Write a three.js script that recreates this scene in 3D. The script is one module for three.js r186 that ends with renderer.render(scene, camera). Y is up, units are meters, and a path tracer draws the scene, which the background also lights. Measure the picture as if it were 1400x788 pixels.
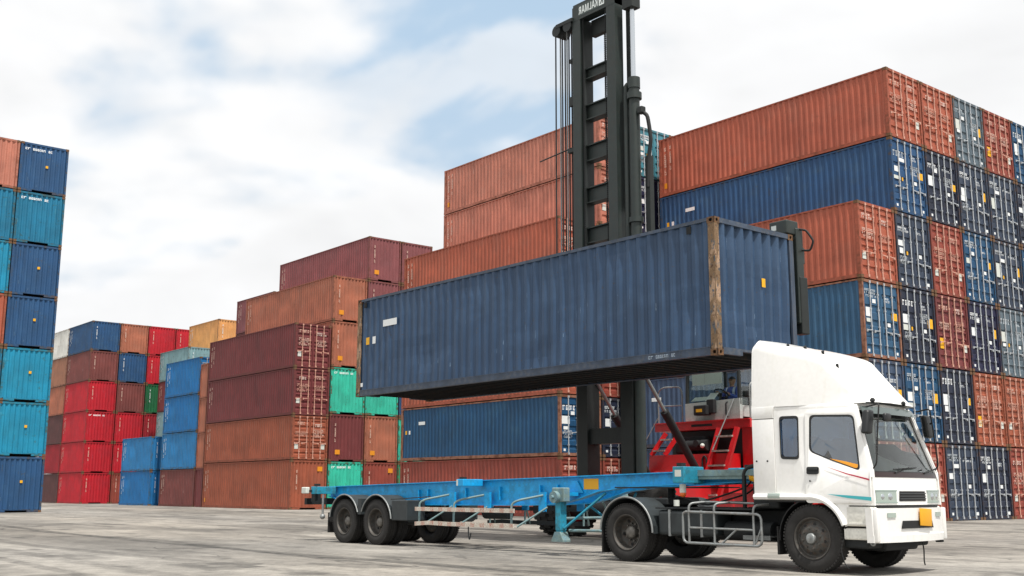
import * as THREE from 'three';
import { mergeGeometries, toCreasedNormals } from 'three/addons/utils/BufferGeometryUtils.js';
import { RoundedBoxGeometry } from 'three/addons/geometries/RoundedBoxGeometry.js';
import { MarchingCubes } from 'three/addons/objects/MarchingCubes.js';

// ------------------------------------------------------------------ camera, sky, sun, exposure
const scene = new THREE.Scene();
const camera = new THREE.PerspectiveCamera(2 * Math.atan(394 / 1506.16) * 180 / Math.PI, 1400 / 788, 0.1, 2500);
camera.position.set(0, 1.068, 0);
camera.rotation.set(0.183, 0.8824, 0.0019, 'YXZ');
scene.add(camera);
const renderer = new THREE.WebGLRenderer({ antialias: true });
renderer.toneMapping = THREE.LinearToneMapping;
renderer.toneMappingExposure = 0.97;
renderer.shadowMap.enabled = true;
const SUN = new THREE.Vector3(0.40, 0.90, 0.08).normalize();
const sun = new THREE.DirectionalLight(new THREE.Color(1.0, 0.955, 0.89), 5.0);
sun.position.set(-20 + SUN.x * 120, SUN.y * 120, -22 + SUN.z * 120);
sun.target.position.set(-20, 0, -22);
sun.castShadow = true;
sun.shadow.radius = 5;
sun.shadow.mapSize.set(4096, 4096);
Object.assign(sun.shadow.camera, { left: -90, right: 90, top: 90, bottom: -90, near: 1, far: 320 });
scene.add(sun, sun.target);

// ------------------------------------------------------------------ noise
function mulberry(a) { return () => { a |= 0; a = a + 0x6D2B79F5 | 0; let t = Math.imul(a ^ a >>> 15, 1 | a); t = t + Math.imul(t ^ t >>> 7, 61 | t) ^ t; return ((t ^ t >>> 14) >>> 0) / 4294967296; }; }
function hash(ix, iy, s) { let h = Math.imul(ix, 374761393) + Math.imul(iy, 668265263) + Math.imul(s, 1442695041) | 0; h = Math.imul(h ^ h >>> 13, 1274126177); return ((h ^ h >>> 16) >>> 0) / 4294967296; }
function vn(x, y, s = 0) {
  const ix = Math.floor(x), iy = Math.floor(y); let fx = x - ix, fy = y - iy; fx = fx * fx * (3 - 2 * fx); fy = fy * fy * (3 - 2 * fy);
  const a = hash(ix, iy, s), b = hash(ix + 1, iy, s), c = hash(ix, iy + 1, s), d = hash(ix + 1, iy + 1, s);
  return a + (b - a) * fx + (c - a) * fy + (a - b - c + d) * fx * fy;
}
function fbm(x, y, s = 0, o = 4) { let v = 0, a = 0.5, t = 0; for (let i = 0; i < o; i++) { v += a * vn(x, y, s + i * 17); t += a; x = x * 2.03 + 3.1; y = y * 2.03 + 7.7; a *= 0.5; } return v / t; }
const sst = (a, b, x) => { const t = Math.min(1, Math.max(0, (x - a) / (b - a))); return t * t * (3 - 2 * t); };
const lerp = (a, b, t) => a + (b - a) * t;

// openings in the cloud sheet, as the photograph shows them (unit directions)
const GAPS = [[-0.737, 0.384, -0.556, 0.0040, -0.26], [-0.782, 0.335, -0.525, 0.0030, -0.24], [-0.810, 0.345, -0.474, 0.0025, -0.20], [-0.703, 0.414, -0.578, 0.0040, -0.28], [-0.711, 0.343, -0.614, 0.0014, -0.12], [-0.900, 0.170, -0.400, 0.004, -0.10]];
function GAP(x, y, z) {
  let g = 0;
  for (const [ax, ay, az, wid, amt] of GAPS) {
    const c = 1 - (x * ax + y * ay + z * az); g += amt * Math.exp(-c / wid);
  }
  return g;
}

// sky: thin bright overcast with blue gaps, one computed equirect map
{
  const W = 2048, H = 1024, d = new Float32Array(W * H * 4);
  for (let j = 0; j < H; j++) {
    if (j < H / 2 - 8) { for (let i = 0; i < W; i++) { const k = (j * W + i) * 4; d[k] = 0.26; d[k + 1] = 0.255; d[k + 2] = 0.24; d[k + 3] = 1; } continue; }
    const el = ((j + 0.5) / H - 0.5) * Math.PI, y = Math.sin(el), r = Math.cos(el);
    for (let i = 0; i < W; i++) {
      const az = ((i + 0.5) / W - 0.5) * 2 * Math.PI, x = Math.cos(az) * r, z = Math.sin(az) * r;
      const k = (j * W + i) * 4;
      const h = Math.max(y, 0);
      // clear air
      let cr = lerp(0.72, 0.28, Math.pow(h, 0.5)), cg = lerp(0.82, 0.52, Math.pow(h, 0.5)), cb = lerp(0.91, 0.79, Math.pow(h, 0.5));
      // cloud sheet seen in perspective
      const q = 1 / (h + 0.22), px = x * q * 1.15, pz = z * q * 1.15;
      const w1 = fbm(px * 1.6 + 11, pz * 1.6 + 5, 3, 3) - 0.5;
      const n = fbm(px * 2.3 + w1 * 1.3 + 2.7, pz * 2.3 + w1 * 1.3 + 9.2, 21, 6);
      const n2 = fbm(px * 7.5 + w1 * 2 + 31, pz * 7.5 - w1 * 2 + 14, 44, 6);
      const wisp = fbm(px * 4.2 + 51 + w1 * 2, pz * 9 + 8, 61, 6);
      let cover = sst(0.04, 0.36, n + (n2 - 0.5) * 0.42 + GAP(x, y, z));
      cover = lerp(cover, 1, 0.12 + 0.5 * sst(0.36, 0.62, wisp));
      const dens = sst(0.42, 0.78, n * 0.65 + n2 * 0.35);
      let lum = lerp(1.03, 0.90, dens) + (n2 - 0.5) * 0.22;
      const s = x * SUN.x + y * SUN.y + z * SUN.z;
      lum *= 1 + 0.5 * Math.pow(Math.max(0, s), 6);
      let wr = lum * 0.995, wg = lum * 1.0, wb = lum * 1.008;
      cr = lerp(cr, wr, cover); cg = lerp(cg, wg, cover); cb = lerp(cb, wb, cover);
      if (y < 0) { const t = Math.min(1, -y * 12); cr = lerp(cr, 0.26, t); cg = lerp(cg, 0.255, t); cb = lerp(cb, 0.24, t); }
      d[k] = cr; d[k + 1] = cg; d[k + 2] = cb; d[k + 3] = 1;
    }
  }
  const t = new THREE.DataTexture(d, W, H, THREE.RGBAFormat, THREE.FloatType);
  t.mapping = THREE.EquirectangularReflectionMapping; t.magFilter = t.minFilter = THREE.LinearFilter; t.needsUpdate = true;
  scene.background = t; scene.environment = t; scene.environmentIntensity = 1;
}
// ------------------------------------------------------------------ materials
function sRGB(hex) { const n = parseInt(hex.slice(1), 16); return [(n >> 16 & 255) / 255, (n >> 8 & 255) / 255, (n & 255) / 255]; }
function tex(w, h, fn, srgb = true, rep = true) {
  const d = new Uint8Array(w * h * 4);
  for (let j = 0; j < h; j++) for (let i = 0; i < w; i++) {
    const c = fn(i / w, j / h, i, j), k = (j * w + i) * 4;
    d[k] = Math.max(0, Math.min(255, c[0] * 255)); d[k + 1] = Math.max(0, Math.min(255, c[1] * 255)); d[k + 2] = Math.max(0, Math.min(255, c[2] * 255)); d[k + 3] = 255;
  }
  const t = new THREE.DataTexture(d, w, h, THREE.RGBAFormat);
  t.magFilter = THREE.LinearFilter; t.minFilter = THREE.LinearMipmapLinearFilter; t.generateMipmaps = true;
  if (rep) t.wrapS = t.wrapT = THREE.MirroredRepeatWrapping;
  if (srgb) t.colorSpace = THREE.SRGBColorSpace;
  t.needsUpdate = true; return t;
}
const RUST = [0.36, 0.20, 0.12];
// weathered container paint: chalking, run-off streaks, rub marks and rust specks
function paintTex(hex, seed, o = {}) {
  const b = sRGB(hex), { w = 512, h = 144, fade = 0.35, rust = 0.28, dirt = 0.22 } = o, rnd = mulberry(seed);
  const marks = [];
  for (let i = 0; i < (o.scratches ?? 26); i++) marks.push([rnd(), rnd(), 0.0006 + rnd() * 0.0022, 0.02 + rnd() * 0.10, rnd()]);
  const T = tex(w, h, (u, v) => {
    const n1 = fbm(u * 14, v * 4, seed, 4), st = vn(u * 190, v * 2.2, seed + 5) * 0.6 + vn(u * 420, v * 3.5, seed + 6) * 0.4, fi = vn(u * 620, v * 150, seed + 7);
    const m = 1 + 0.22 * (n1 - 0.5) + 0.12 * (st - 0.5) + 0.07 * (fi - 0.5);
    let r = b[0] * m, g = b[1] * m, bl = b[2] * m;
    const ch = sst(0.48, 0.8, fbm(u * 22 + 3, v * 5 + 1, seed + 9, 4) * 0.7 + st * 0.3) * fade;
    const l = (b[0] + b[1] + b[2]) / 3, gy = l * 0.5 + 0.32;
    r = lerp(r, (b[0] + gy) / 2, ch); g = lerp(g, (b[1] + gy) / 2, ch); bl = lerp(bl, (b[2] + gy) / 2, ch);
    const dk = sst(0.56, 0.8, fbm(u * 60, v * 3, seed + 12, 3)) * 0.35 * dirt; r *= 1 - dk; g *= 1 - dk; bl *= 1 - dk;
    const rs = sst(0.80, 0.90, vn(u * 210, v * 52, seed + 15) * 0.75 + vn(u * 40, v * 9, seed + 16) * 0.25) * rust;
    r = lerp(r, RUST[0], rs); g = lerp(g, RUST[1], rs); bl = lerp(bl, RUST[2], rs);
    return [r, g, bl];
  });
  const d = T.image.data;
  for (const [u, v, wu, hv, k] of marks) {
    const x0 = Math.floor(u * w), x1 = Math.max(x0 + 1, Math.floor((u + wu) * w)), y0 = Math.floor(v * h), y1 = Math.min(h, Math.floor((v + hv) * h));
    for (let y = y0; y < y1; y++) for (let x = x0; x < Math.min(w, x1); x++) {
      const i = (y * w + x) * 4, a = 0.22 + 0.4 * hash(x, y, seed); const c = k > 0.35 ? [0.72, 0.72, 0.72] : RUST;
      for (let q = 0; q < 3; q++) d[i + q] = lerp(d[i + q], c[q] * 255, a * (k > 0.35 ? 0.6 : 0.8));
    }
  }
  return T;
}
const PAL = {
  midblue: '#285272',
  held: '#2b3f58', salmon: '#b1705d', rustred: '#a4553e', orangebrown: '#975038', brownred: '#8a3f32', maroon: '#6e3031', purplered: '#82484a',
  red: '#b00f22', darkred: '#8e1220', navyblue: '#1c4770', blue: '#124468', steel: '#384b66', slate: '#2d394c', navy: '#1c2438', deepnavy: '#16193a',
  greyslate: '#55646e', teal: '#0a6c8e', cyan: '#0c82a4', indigo: '#1f4b75', brightblue: '#0a69a6', skyblue: '#2076ae', turquoise: '#2fb59a', seagreen: '#2f8d63',
  greyteal: '#76969a', peach: '#d2965a', white: '#d2d2cc', tan: '#946650', orange: '#a3624a', brown: '#713a36', darkbrown: '#523030', green: '#0c5f36', tealgrey: '#3f7f8e',
};
const matCache = {};
function std(o) { return new THREE.MeshStandardMaterial(o); }
function paint(c) {
  if (!matCache[c]) matCache[c] = std({ map: paintTex(PAL[c], c.length * 131 + c.charCodeAt(0) * 7 + c.charCodeAt(1), { fade: ['navyblue', 'blue'].includes(c) ? 0.36 : 0.2 }), roughness: 0.62, metalness: 0.05 });
  return matCache[c];
}
const RUSTY = new Set(['tan', 'seagreen', 'turquoise']);
function framePaint(c) {
  const k = 'f_' + c; if (matCache[k]) return matCache[k];
  const b = sRGB(PAL[c]), s = c.length * 71 + c.charCodeAt(0);
  matCache[k] = std({ roughness: 0.75, map: tex(256, 96, (u, v) => {
    const n = fbm(u * 60, v * 18, s, 4), f = vn(u * 200, v * 70, s + 3), r = sst(0.48, 0.68, n * 0.8 + f * 0.2) * (RUSTY.has(c) ? 0.85 : 0.5);
    return [0, 1, 2].map(i => lerp(b[i] * (0.82 + 0.2 * f), RUST[i] * (0.75 + 0.5 * f), r));
  }) });
  return matCache[k];
}
const flat = (hex, rough = 0.6, metal = 0, extra = {}) => std({ color: hex, roughness: rough, metalness: metal, ...extra });
function grimy(hex, seed, o = {}) {   // small-part paint with grain, uv in metres
  const b = sRGB(hex), { amt = 0.22, rust = 0.0, rough = 0.6, metal = 0, spec = 0.1, rc = RUST } = o;
  return std({ roughness: rough, metalness: metal, map: tex(256, 256, (u, v) => {
    const n = fbm(u * 9, v * 9, seed, 5), f = vn(u * 90, v * 90, seed + 2), k = 1 + amt * (n - 0.5) * 2 + spec * (f - 0.5);
    const r = rust * sst(0.5, 0.68, fbm(u * 16, v * 16, seed + 8, 4));
    return [0, 1, 2].map(i => lerp(b[i] * k, rc[i] * (0.8 + 0.4 * f), r));
  }) });
}
const M = {
  barGrey: grimy('#b3babf', 3, { rough: 0.5, metal: 0.3, rust: 0.25 }), barPink: grimy('#c99a88', 4, { rough: 0.6, rust: 0.3 }),
  gasket: flat('#16181a', 0.9), dark: grimy('#1b1d1f', 5, { rough: 0.85 }), under: grimy('#17191b', 6, { rough: 0.9, rust: 0.3 }),
  label: flat('#dfe2e2', 0.7), yellow: grimy('#e2a912', 7, { amt: 0.08, rough: 0.6 }), amber: flat('#d98a12', 0.6),
  castRust: grimy('#5a4431', 8, { rust: 0.6, rough: 0.9, rc: [0.5, 0.33, 0.18] }),
  mast: grimy('#262f2d', 9, { amt: 0.12, rough: 0.5, metal: 0.1, rust: 0.08 }), mastDark: grimy('#181e1d', 10, { rough: 0.6 }), chrome: flat('#c9ced2', 0.18, 0.95), hose: flat('#141617', 0.7),
  red: grimy('#b80c14', 11, { amt: 0.10, rough: 0.45, spec: 0.06 }), cabGrey: grimy('#a3aca8', 12, { amt: 0.08, rough: 0.5 }), step: grimy('#a79f98', 13, { rough: 0.7, metal: 0.3, rust: 0.2 }),
  tyre: grimy('#2a2928', 14, { amt: 0.2, rough: 0.92, spec: 0.15 }), rim: grimy('#4b4a47', 15, { amt: 0.25, rough: 0.6, metal: 0.3, rust: 0.2 }), hub: grimy('#6a6762', 16, { amt: 0.25, rough: 0.5, metal: 0.4 }),
  chassis: grimy('#1a1e20', 17, { amt: 0.25, rough: 0.75 }), guardBlack: grimy('#2a3032', 18, { amt: 0.2, rough: 0.55 }), galv: grimy('#8b8f8f', 19, { rough: 0.5, metal: 0.5, rust: 0.1 }),
  trailerBlue: grimy('#109ad6', 20, { amt: 0.12, rough: 0.5, rust: 0.12, spec: 0.08 }), trailerTeal: grimy('#1f88a4', 21, { amt: 0.2, rough: 0.6, rust: 0.2 }), trailerGrey: grimy('#6f8584', 22, { amt: 0.2, rough: 0.7, rust: 0.35, rc: [0.35, 0.5, 0.6] }),
  white: new THREE.MeshPhysicalMaterial({ roughness: 0.4, clearcoat: 0.7, clearcoatRoughness: 0.12, map: tex(256, 256, (u, v) => { const n = fbm(u * 5, v * 5, 33, 4), f = vn(u * 60, v * 60, 34), g2 = sst(0.6, 0.8, fbm(u * 26, v * 9, 36, 4)) * 0.016, k = 0.925 + 0.03 * (n - 0.5) + 0.02 * (f - 0.5) - g2; return [k, k * 0.998, k * (0.985 - g2 * 0.5)]; }) }),
  whiteDirty: grimy('#dcdbd3', 23, { amt: 0.05, rough: 0.5, rust: 0.05, rc: [0.62, 0.58, 0.5] }), blackTrim: flat('#15181a', 0.45), black: flat('#0d0e0f', 0.6),
  film: new THREE.MeshPhysicalMaterial({ color: '#93b3c8', transmission: 1, thickness: 0, roughness: 0.03, ior: 2.6 }),
  glass: new THREE.MeshPhysicalMaterial({ color: '#f1f6f4', transmission: 1, thickness: 0, roughness: 0.02, ior: 1.52 }),
  tint: new THREE.MeshPhysicalMaterial({ color: '#79b2d6', transmission: 1, thickness: 0, roughness: 0.03, ior: 2.2 }),
  lens: new THREE.MeshPhysicalMaterial({ color: '#a9b8b0', roughness: 0.06, metalness: 0.2, clearcoat: 1 }), lensOrange: flat('#d86a2a', 0.25), lensRed: flat('#a01818', 0.25),
  seat: flat('#3a3d42', 0.9), paper: flat('#cfd6d2', 0.9), rubber: flat('#1a1a1a', 0.9), cream: flat('#c9cdc6', 0.7),
};
const stripeTex = (() => tex(512, 64, (u, v) => { const s = (u * 22) % 2 < 0.9, n = fbm(u * 160, v * 12, 91, 4); const a = s ? [0.70, 0.50, 0.44] : [0.80, 0.77, 0.72]; const w = sst(0.34, 0.6, n); return a.map((c, i) => lerp(c, [0.74, 0.70, 0.65][i], w) * (0.85 + 0.3 * vn(u * 300, v * 20, 92))); }))();
M.stripes = std({ map: stripeTex, roughness: 0.8 });
const rustPostTex = tex(128, 1024, (u, v) => { const n = fbm(u * 5, v * 26, 71, 5), f = vn(u * 30, v * 200, 72); const p = sst(0.22, 0.40, n), q = sst(0.62, 0.8, fbm(u * 9, v * 60, 74, 4)); const a = [0.27, 0.31, 0.36], ti = sst(0.5, 0.66, fbm(u * 3, v * 9, 77, 3)), r = [lerp(0.40, 0.58, ti) + 0.12 * f, lerp(0.32, 0.48, ti) + 0.1 * f, lerp(0.24, 0.40, ti) + 0.07 * f]; return [0, 1, 2].map(i => lerp(lerp(a[i], r[i], p), [0.24, 0.15, 0.1][i], q * 0.8)); });
M.rustPost = std({ map: rustPostTex, roughness: 0.9 });

// ------------------------------------------------------------------ geometry helpers
const V = (x, y, z) => new THREE.Vector3(x, y, z);
function prep(g) { const n = g.index ? g.toNonIndexed() : g; for (const k of Object.keys(n.attributes)) if (!['position', 'normal', 'uv'].includes(k)) n.deleteAttribute(k); if (!n.attributes.uv) n.setAttribute('uv', new THREE.BufferAttribute(new Float32Array(n.attributes.position.count * 2), 2)); return n; }
const merge = a => mergeGeometries(a.flat().map(prep), false);
function planar(g, su = 1, sv = su, ou = 0.5, ov = 0) {   // uv in metres by the way each face points
  g = prep(g); const p = g.attributes.position, n = g.attributes.normal, uv = g.attributes.uv;
  for (let i = 0; i < p.count; i++) {
    const ax = Math.abs(n.getX(i)), ay = Math.abs(n.getY(i)), az = Math.abs(n.getZ(i));
    let u, v; if (ay > ax && ay > az) { u = p.getX(i); v = p.getZ(i); } else if (ax > az) { u = p.getZ(i); v = p.getY(i); } else { u = p.getX(i); v = p.getY(i); }
    uv.setXY(i, u / su + ou, v / sv + ov);
  }
  return g;
}
function bx(x0, x1, y0, y1, z0, z1) { const g = new THREE.BoxGeometry(Math.abs(x1 - x0), Math.abs(y1 - y0), Math.abs(z1 - z0)); g.translate((x0 + x1) / 2, (y0 + y1) / 2, (z0 + z1) / 2); return g; }
function rbx(x0, x1, y0, y1, z0, z1, r = 0.02, s = 2) { const g = new RoundedBoxGeometry(Math.abs(x1 - x0), Math.abs(y1 - y0), Math.abs(z1 - z0), s, r); g.translate((x0 + x1) / 2, (y0 + y1) / 2, (z0 + z1) / 2); return g; }
function rod(a, b, r, seg = 8, r2 = r) { const A = V(...a), B = V(...b), d = B.clone().sub(A), g = new THREE.CylinderGeometry(r2, r, d.length(), seg, 1); g.applyQuaternion(new THREE.Quaternion().setFromUnitVectors(V(0, 1, 0), d.clone().normalize())); g.translate((A.x + B.x) / 2, (A.y + B.y) / 2, (A.z + B.z) / 2); return g; }
function bar(a, b, w, h) { const A = V(...a), B = V(...b), d = B.clone().sub(A), g = new THREE.BoxGeometry(d.length(), h, w); const m = new THREE.Matrix4(), x = d.clone().normalize(), up = Math.abs(x.y) > 0.95 ? V(1, 0, 0) : V(0, 1, 0), z = x.clone().cross(up).normalize(), y = z.clone().cross(x); m.makeBasis(x, y, z); m.setPosition((A.x + B.x) / 2, (A.y + B.y) / 2, (A.z + B.z) / 2); g.applyMatrix4(m); return g; }
function tube(pts, r, n = 24, seg = 8) { return new THREE.TubeGeometry(new THREE.CatmullRomCurve3(pts.map(p => V(...p)), false, 'catmullrom', 0.25), n, r, seg, false); }
function loopTube(pts, r, rc = 0.08) {   // polyline with rounded corners
  const path = new THREE.CurvePath(), P = pts.map(p => V(...p)); let last = P[0];
  for (let i = 1; i < P.length; i++) {
    if (i === P.length - 1) { path.add(new THREE.LineCurve3(last, P[i])); break; }
    const a = P[i].clone().sub(P[i - 1]), b = P[i + 1].clone().sub(P[i]), k = Math.min(rc, a.length() / 2, b.length() / 2);
    const p = P[i].clone().addScaledVector(a.normalize(), -k), q = P[i].clone().addScaledVector(b.normalize(), k);
    path.add(new THREE.LineCurve3(last, p)); path.add(new THREE.QuadraticBezierCurve3(p, P[i], q)); last = q;
  }
  return new THREE.TubeGeometry(path, P.length * 10, r, 8, false);
}
function ext(pts, z0, z1, holes = [], bevel = 0) {   // outline in x,y extruded along z
  const s = new THREE.Shape(pts.map(p => new THREE.Vector2(...p))); for (const h of holes) s.holes.push(h.isPath ? h : new THREE.Path(h.map(p => new THREE.Vector2(...p))));
  const g = new THREE.ExtrudeGeometry(s, { depth: z1 - z0 - 2 * bevel, bevelEnabled: bevel > 0, bevelSize: bevel, bevelThickness: bevel, bevelSegments: 2, bevelOffset: -bevel, curveSegments: 12 }); g.translate(0, 0, z0 + bevel); return g;
}
function ring(pts, r) {   // rounded closed polygon in 2D as point list
  const o = [], n = pts.length;
  for (let i = 0; i < n; i++) {
    const p = new THREE.Vector2(...pts[i]), a = new THREE.Vector2(...pts[(i + n - 1) % n]), b = new THREE.Vector2(...pts[(i + 1) % n]);
    const da = a.clone().sub(p), db = b.clone().sub(p), k = Math.min(r, da.length() / 2.05, db.length() / 2.05);
    const s = p.clone().addScaledVector(da.normalize(), k), e = p.clone().addScaledVector(db.normalize(), k);
    for (let t = 0; t <= 5; t++) { const q = t / 5; o.push([(1 - q) ** 2 * s.x + 2 * q * (1 - q) * p.x + q * q * e.x, (1 - q) ** 2 * s.y + 2 * q * (1 - q) * p.y + q * q * e.y]); }
  }
  return o;
}
const used = {};
function numbered(n) { used[n] = (used[n] ?? -1) + 1; return used[n] ? `${n}_${String(used[n]).padStart(3, '0')}` : n; }
function shadow(o) { o.castShadow = true; o.receiveShadow = true; return o; }
function part(name, geos, mat, parent, uv = 1) {
  let g = Array.isArray(geos) ? merge(geos) : geos; if (uv) g = planar(g, uv);
  const m = shadow(new THREE.Mesh(g, mat)); m.name = name; parent.add(m); return m;
}
function thing(name, label, category, pos = [0, 0, 0], turn = 0, group) {
  const o = new THREE.Group(); o.name = numbered(name); o.position.set(...pos); o.rotation.y = turn; o.userData = { label, category }; if (group) o.userData.group = group; scene.add(o); return o;
}
function sub(name, parent, pos = [0, 0, 0]) { const o = new THREE.Group(); o.name = name; o.position.set(...pos); parent.add(o); return o; }

// ------------------------------------------------------------------ ground
{
  const S = 1400, tile = 34, rnd = mulberry(77), tracks = [], cracks = [];   // one sheet: fine grain in a 34 m map, broad stains in vertex colours
  for (let i = 0; i < 34; i++) tracks.push([rnd(), 0.0025 + rnd() * 0.0035, rnd() * 6.28, 0.004 + rnd() * 0.02, rnd(), 0.2 + rnd() * 0.7]);
  const map = tex(S, S, (u, v) => {
    const n = fbm(u * 16, v * 26, 5, 4), f = hash(Math.floor(u * S), Math.floor(v * S), 9), st = fbm(u * 24, v * 70, 12, 4), sp = vn(u * 260, v * 260, 14);
    let k = 1 + 0.26 * (n - 0.5) + 0.26 * (st - 0.5) + 0.13 * (f - 0.5) + 0.16 * (sp - 0.5);
    for (const [c, w, ph, am, a0, len] of tracks) {   // tyre rubber laid along the lane
      const dd = Math.abs(v - c - am * Math.sin(u * 5 + ph)); if (dd > w * 2) continue;
      const l = sst(0.36, 0.6, vn(u * 4 + a0 * 50, c * 90, 33)) * len; k -= 0.34 * l * sst(w * 2, w * 0.8, dd) * (0.45 + 0.8 * vn(u * 160, v * 700, 41));
    }
    const cr = Math.abs(fbm(u * 9 + 0.5 * n, v * 13, 60, 3) - 0.5); k -= 0.30 * sst(0.005, 0.0, cr) * sst(0.46, 0.56, vn(u * 6, v * 6, 63));
    k -= 0.20 * sst(0.63, 0.72, fbm(u * 30 + 9, v * 40 + 2, 55, 4)) + 0.09 * sst(0.57, 0.66, fbm(u * 11 + 3, v * 14 + 5, 58, 5));
    k += 0.10 * sst(0.66, 0.8, fbm(u * 30 + 4, v * 44 + 8, 57, 3));
    k *= 0.53; return [k * 1.015, k * 0.98, k * 0.922];
  });
  const g = new THREE.BufferGeometry(), ax = [], az = [], grow = (o, lo, hi, st2) => { for (let q = 1, s2 = st2; ; q++) { s2 *= 1.5; const a0 = o[0] - s2, b0 = o[o.length - 1] + s2; if (a0 < -460 && b0 > 460) { o.unshift(-460); o.push(460); break; } if (a0 >= -460) o.unshift(a0); if (b0 <= 460) o.push(b0); } };
  for (let x = -112; x <= 12; x += 0.5) ax.push(x); for (let z = -46; z <= 6; z += 0.5) az.push(z); grow(ax, 0, 0, 0.5); grow(az, 0, 0, 0.5);
  const pos = [], uv = [], col = [], idx = [], nx = ax.length;
  for (const z of az) for (const x of ax) {
    pos.push(x, 0, z); uv.push((x - 10) / tile, (z + 20) / tile);
    let k = 0.98 + 0.50 * (fbm(x * 0.05 + 7, z * 0.16 + 3, 101, 4) - 0.5) + 0.32 * (fbm(x * 0.16, z * 0.5, 102, 3) - 0.5);
    k -= 0.30 * sst(0.54, 0.68, fbm(x * 0.07 + 40, z * 0.26 + 11, 104, 4));
    const wm = fbm(x * 0.1, z * 0.2, 105, 2) - 0.5; col.push(k * (1 + 0.05 * wm), k, k * (1 - 0.07 * wm));
  }
  for (let j = 0; j < az.length - 1; j++) for (let i = 0; i < nx - 1; i++) { const a0 = j * nx + i; idx.push(a0, a0 + nx, a0 + 1, a0 + 1, a0 + nx, a0 + nx + 1); }
  g.setAttribute('position', new THREE.Float32BufferAttribute(pos, 3)); g.setAttribute('uv', new THREE.Float32BufferAttribute(uv, 2)); g.setAttribute('color', new THREE.Float32BufferAttribute(col, 3)); g.setIndex(idx); g.computeVertexNormals();
  const bump = tex(512, 512, (u, v) => { const k = 0.5 + 0.5 * (fbm(u * 40, v * 40, 81, 4) - 0.5) + 0.3 * (vn(u * 200, v * 200, 82) - 0.5); return [k, k, k]; }, false); bump.repeat.set(tile / 5, tile / 5);
  const m = new THREE.Mesh(g, std({ map, vertexColors: true, bumpMap: bump, bumpScale: 0.012, roughness: 0.9 })); m.name = 'ground'; m.userData = { kind: 'structure', label: 'worn grey-brown concrete yard with dark tyre tracks', category: 'ground' }; m.receiveShadow = true; scene.add(m);
}
// ------------------------------------------------------------------ shipping containers
const CW = 2.438, UL = 12.2, UVV = 2.9;
const cuv = g => planar(g, UL, UVV);
const gCache = {};
const cached = (k, f) => gCache[k] ??= f();
// trapezoid corrugation running along a, standing from y0 to y1; returns quads facing +z (outer flats at z = 0, inner at z = -depth)
function corrugated(a0, a1, y0, y1, pitch, depth, rows = 1, dent = 0, seed = 1) {
  const n = Math.max(2, Math.round((a1 - a0) / pitch)), p = (a1 - a0) / n, pts = [];
  for (let i = 0; i < n; i++) { const a = a0 + i * p; pts.push([a, -depth], [a + p * 0.26, -depth], [a + p * 0.5, 0], [a + p * 0.76, 0]); }
  pts.push([a1, -depth]);
  const pos = [], at = (i, j) => { const y = lerp(y0, y1, j / rows), e = dent && j > 0 && j < rows && i > 0 && i < pts.length - 1 ? dent * (Math.min(0, fbm(pts[i][0] * 0.7, y * 1.1, seed, 3) - 0.52) * 5 + (vn(pts[i][0] * 2.6, y * 1.7, seed + 3) - 0.5) * 0.6) : 0; return [pts[i][0], y, pts[i][1] + Math.min(0.004, e)]; };
  for (let i = 0; i < pts.length - 1; i++) for (let j = 0; j < rows; j++) pos.push(...at(i, j), ...at(i + 1, j), ...at(i + 1, j + 1), ...at(i, j), ...at(i + 1, j + 1), ...at(i, j + 1));
  const g = new THREE.BufferGeometry(); g.setAttribute('position', new THREE.BufferAttribute(new Float32Array(pos), 3)); g.computeVertexNormals(); return prep(g);
}
const turnX = g => { g = g.clone(); g.rotateY(Math.PI / 2); return g; };   // +z facing becomes +x facing
const flipZ = g => { g = g.clone(); g.rotateY(Math.PI); return g; };
function sideGeo(L, H) { return cached(`s${L}_${H}`, () => { const g = corrugated(-L / 2 + 0.12, L / 2 - 0.12, 0.14, H - 0.055, 0.279, 0.038, 4, 0.012, Math.round(H * 100)); g.translate(0, 0, CW / 2 - 0.014); return cuv(g); }); }
function endGeo(L, H) { return cached(`e${L}_${H}`, () => { let g = corrugated(-CW / 2 + 0.10, CW / 2 - 0.10, 0.14, H - 0.10, 0.25, 0.046); g.translate(0, 0, L / 2 - 0.016); g = turnX(g); return cuv(g); }); }
function castings(L, H) {
  const o = []; for (const sx of [-1]) for (const sy of [0, 1]) for (const sz of [-1, 1]) { const x = sx * L / 2, z = sz * CW / 2, y0 = sy ? H - 0.118 : 0; o.push(bx(x, x - sx * 0.178, y0, y0 + 0.118, z, z - sz * 0.162)); } return o;
}
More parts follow.
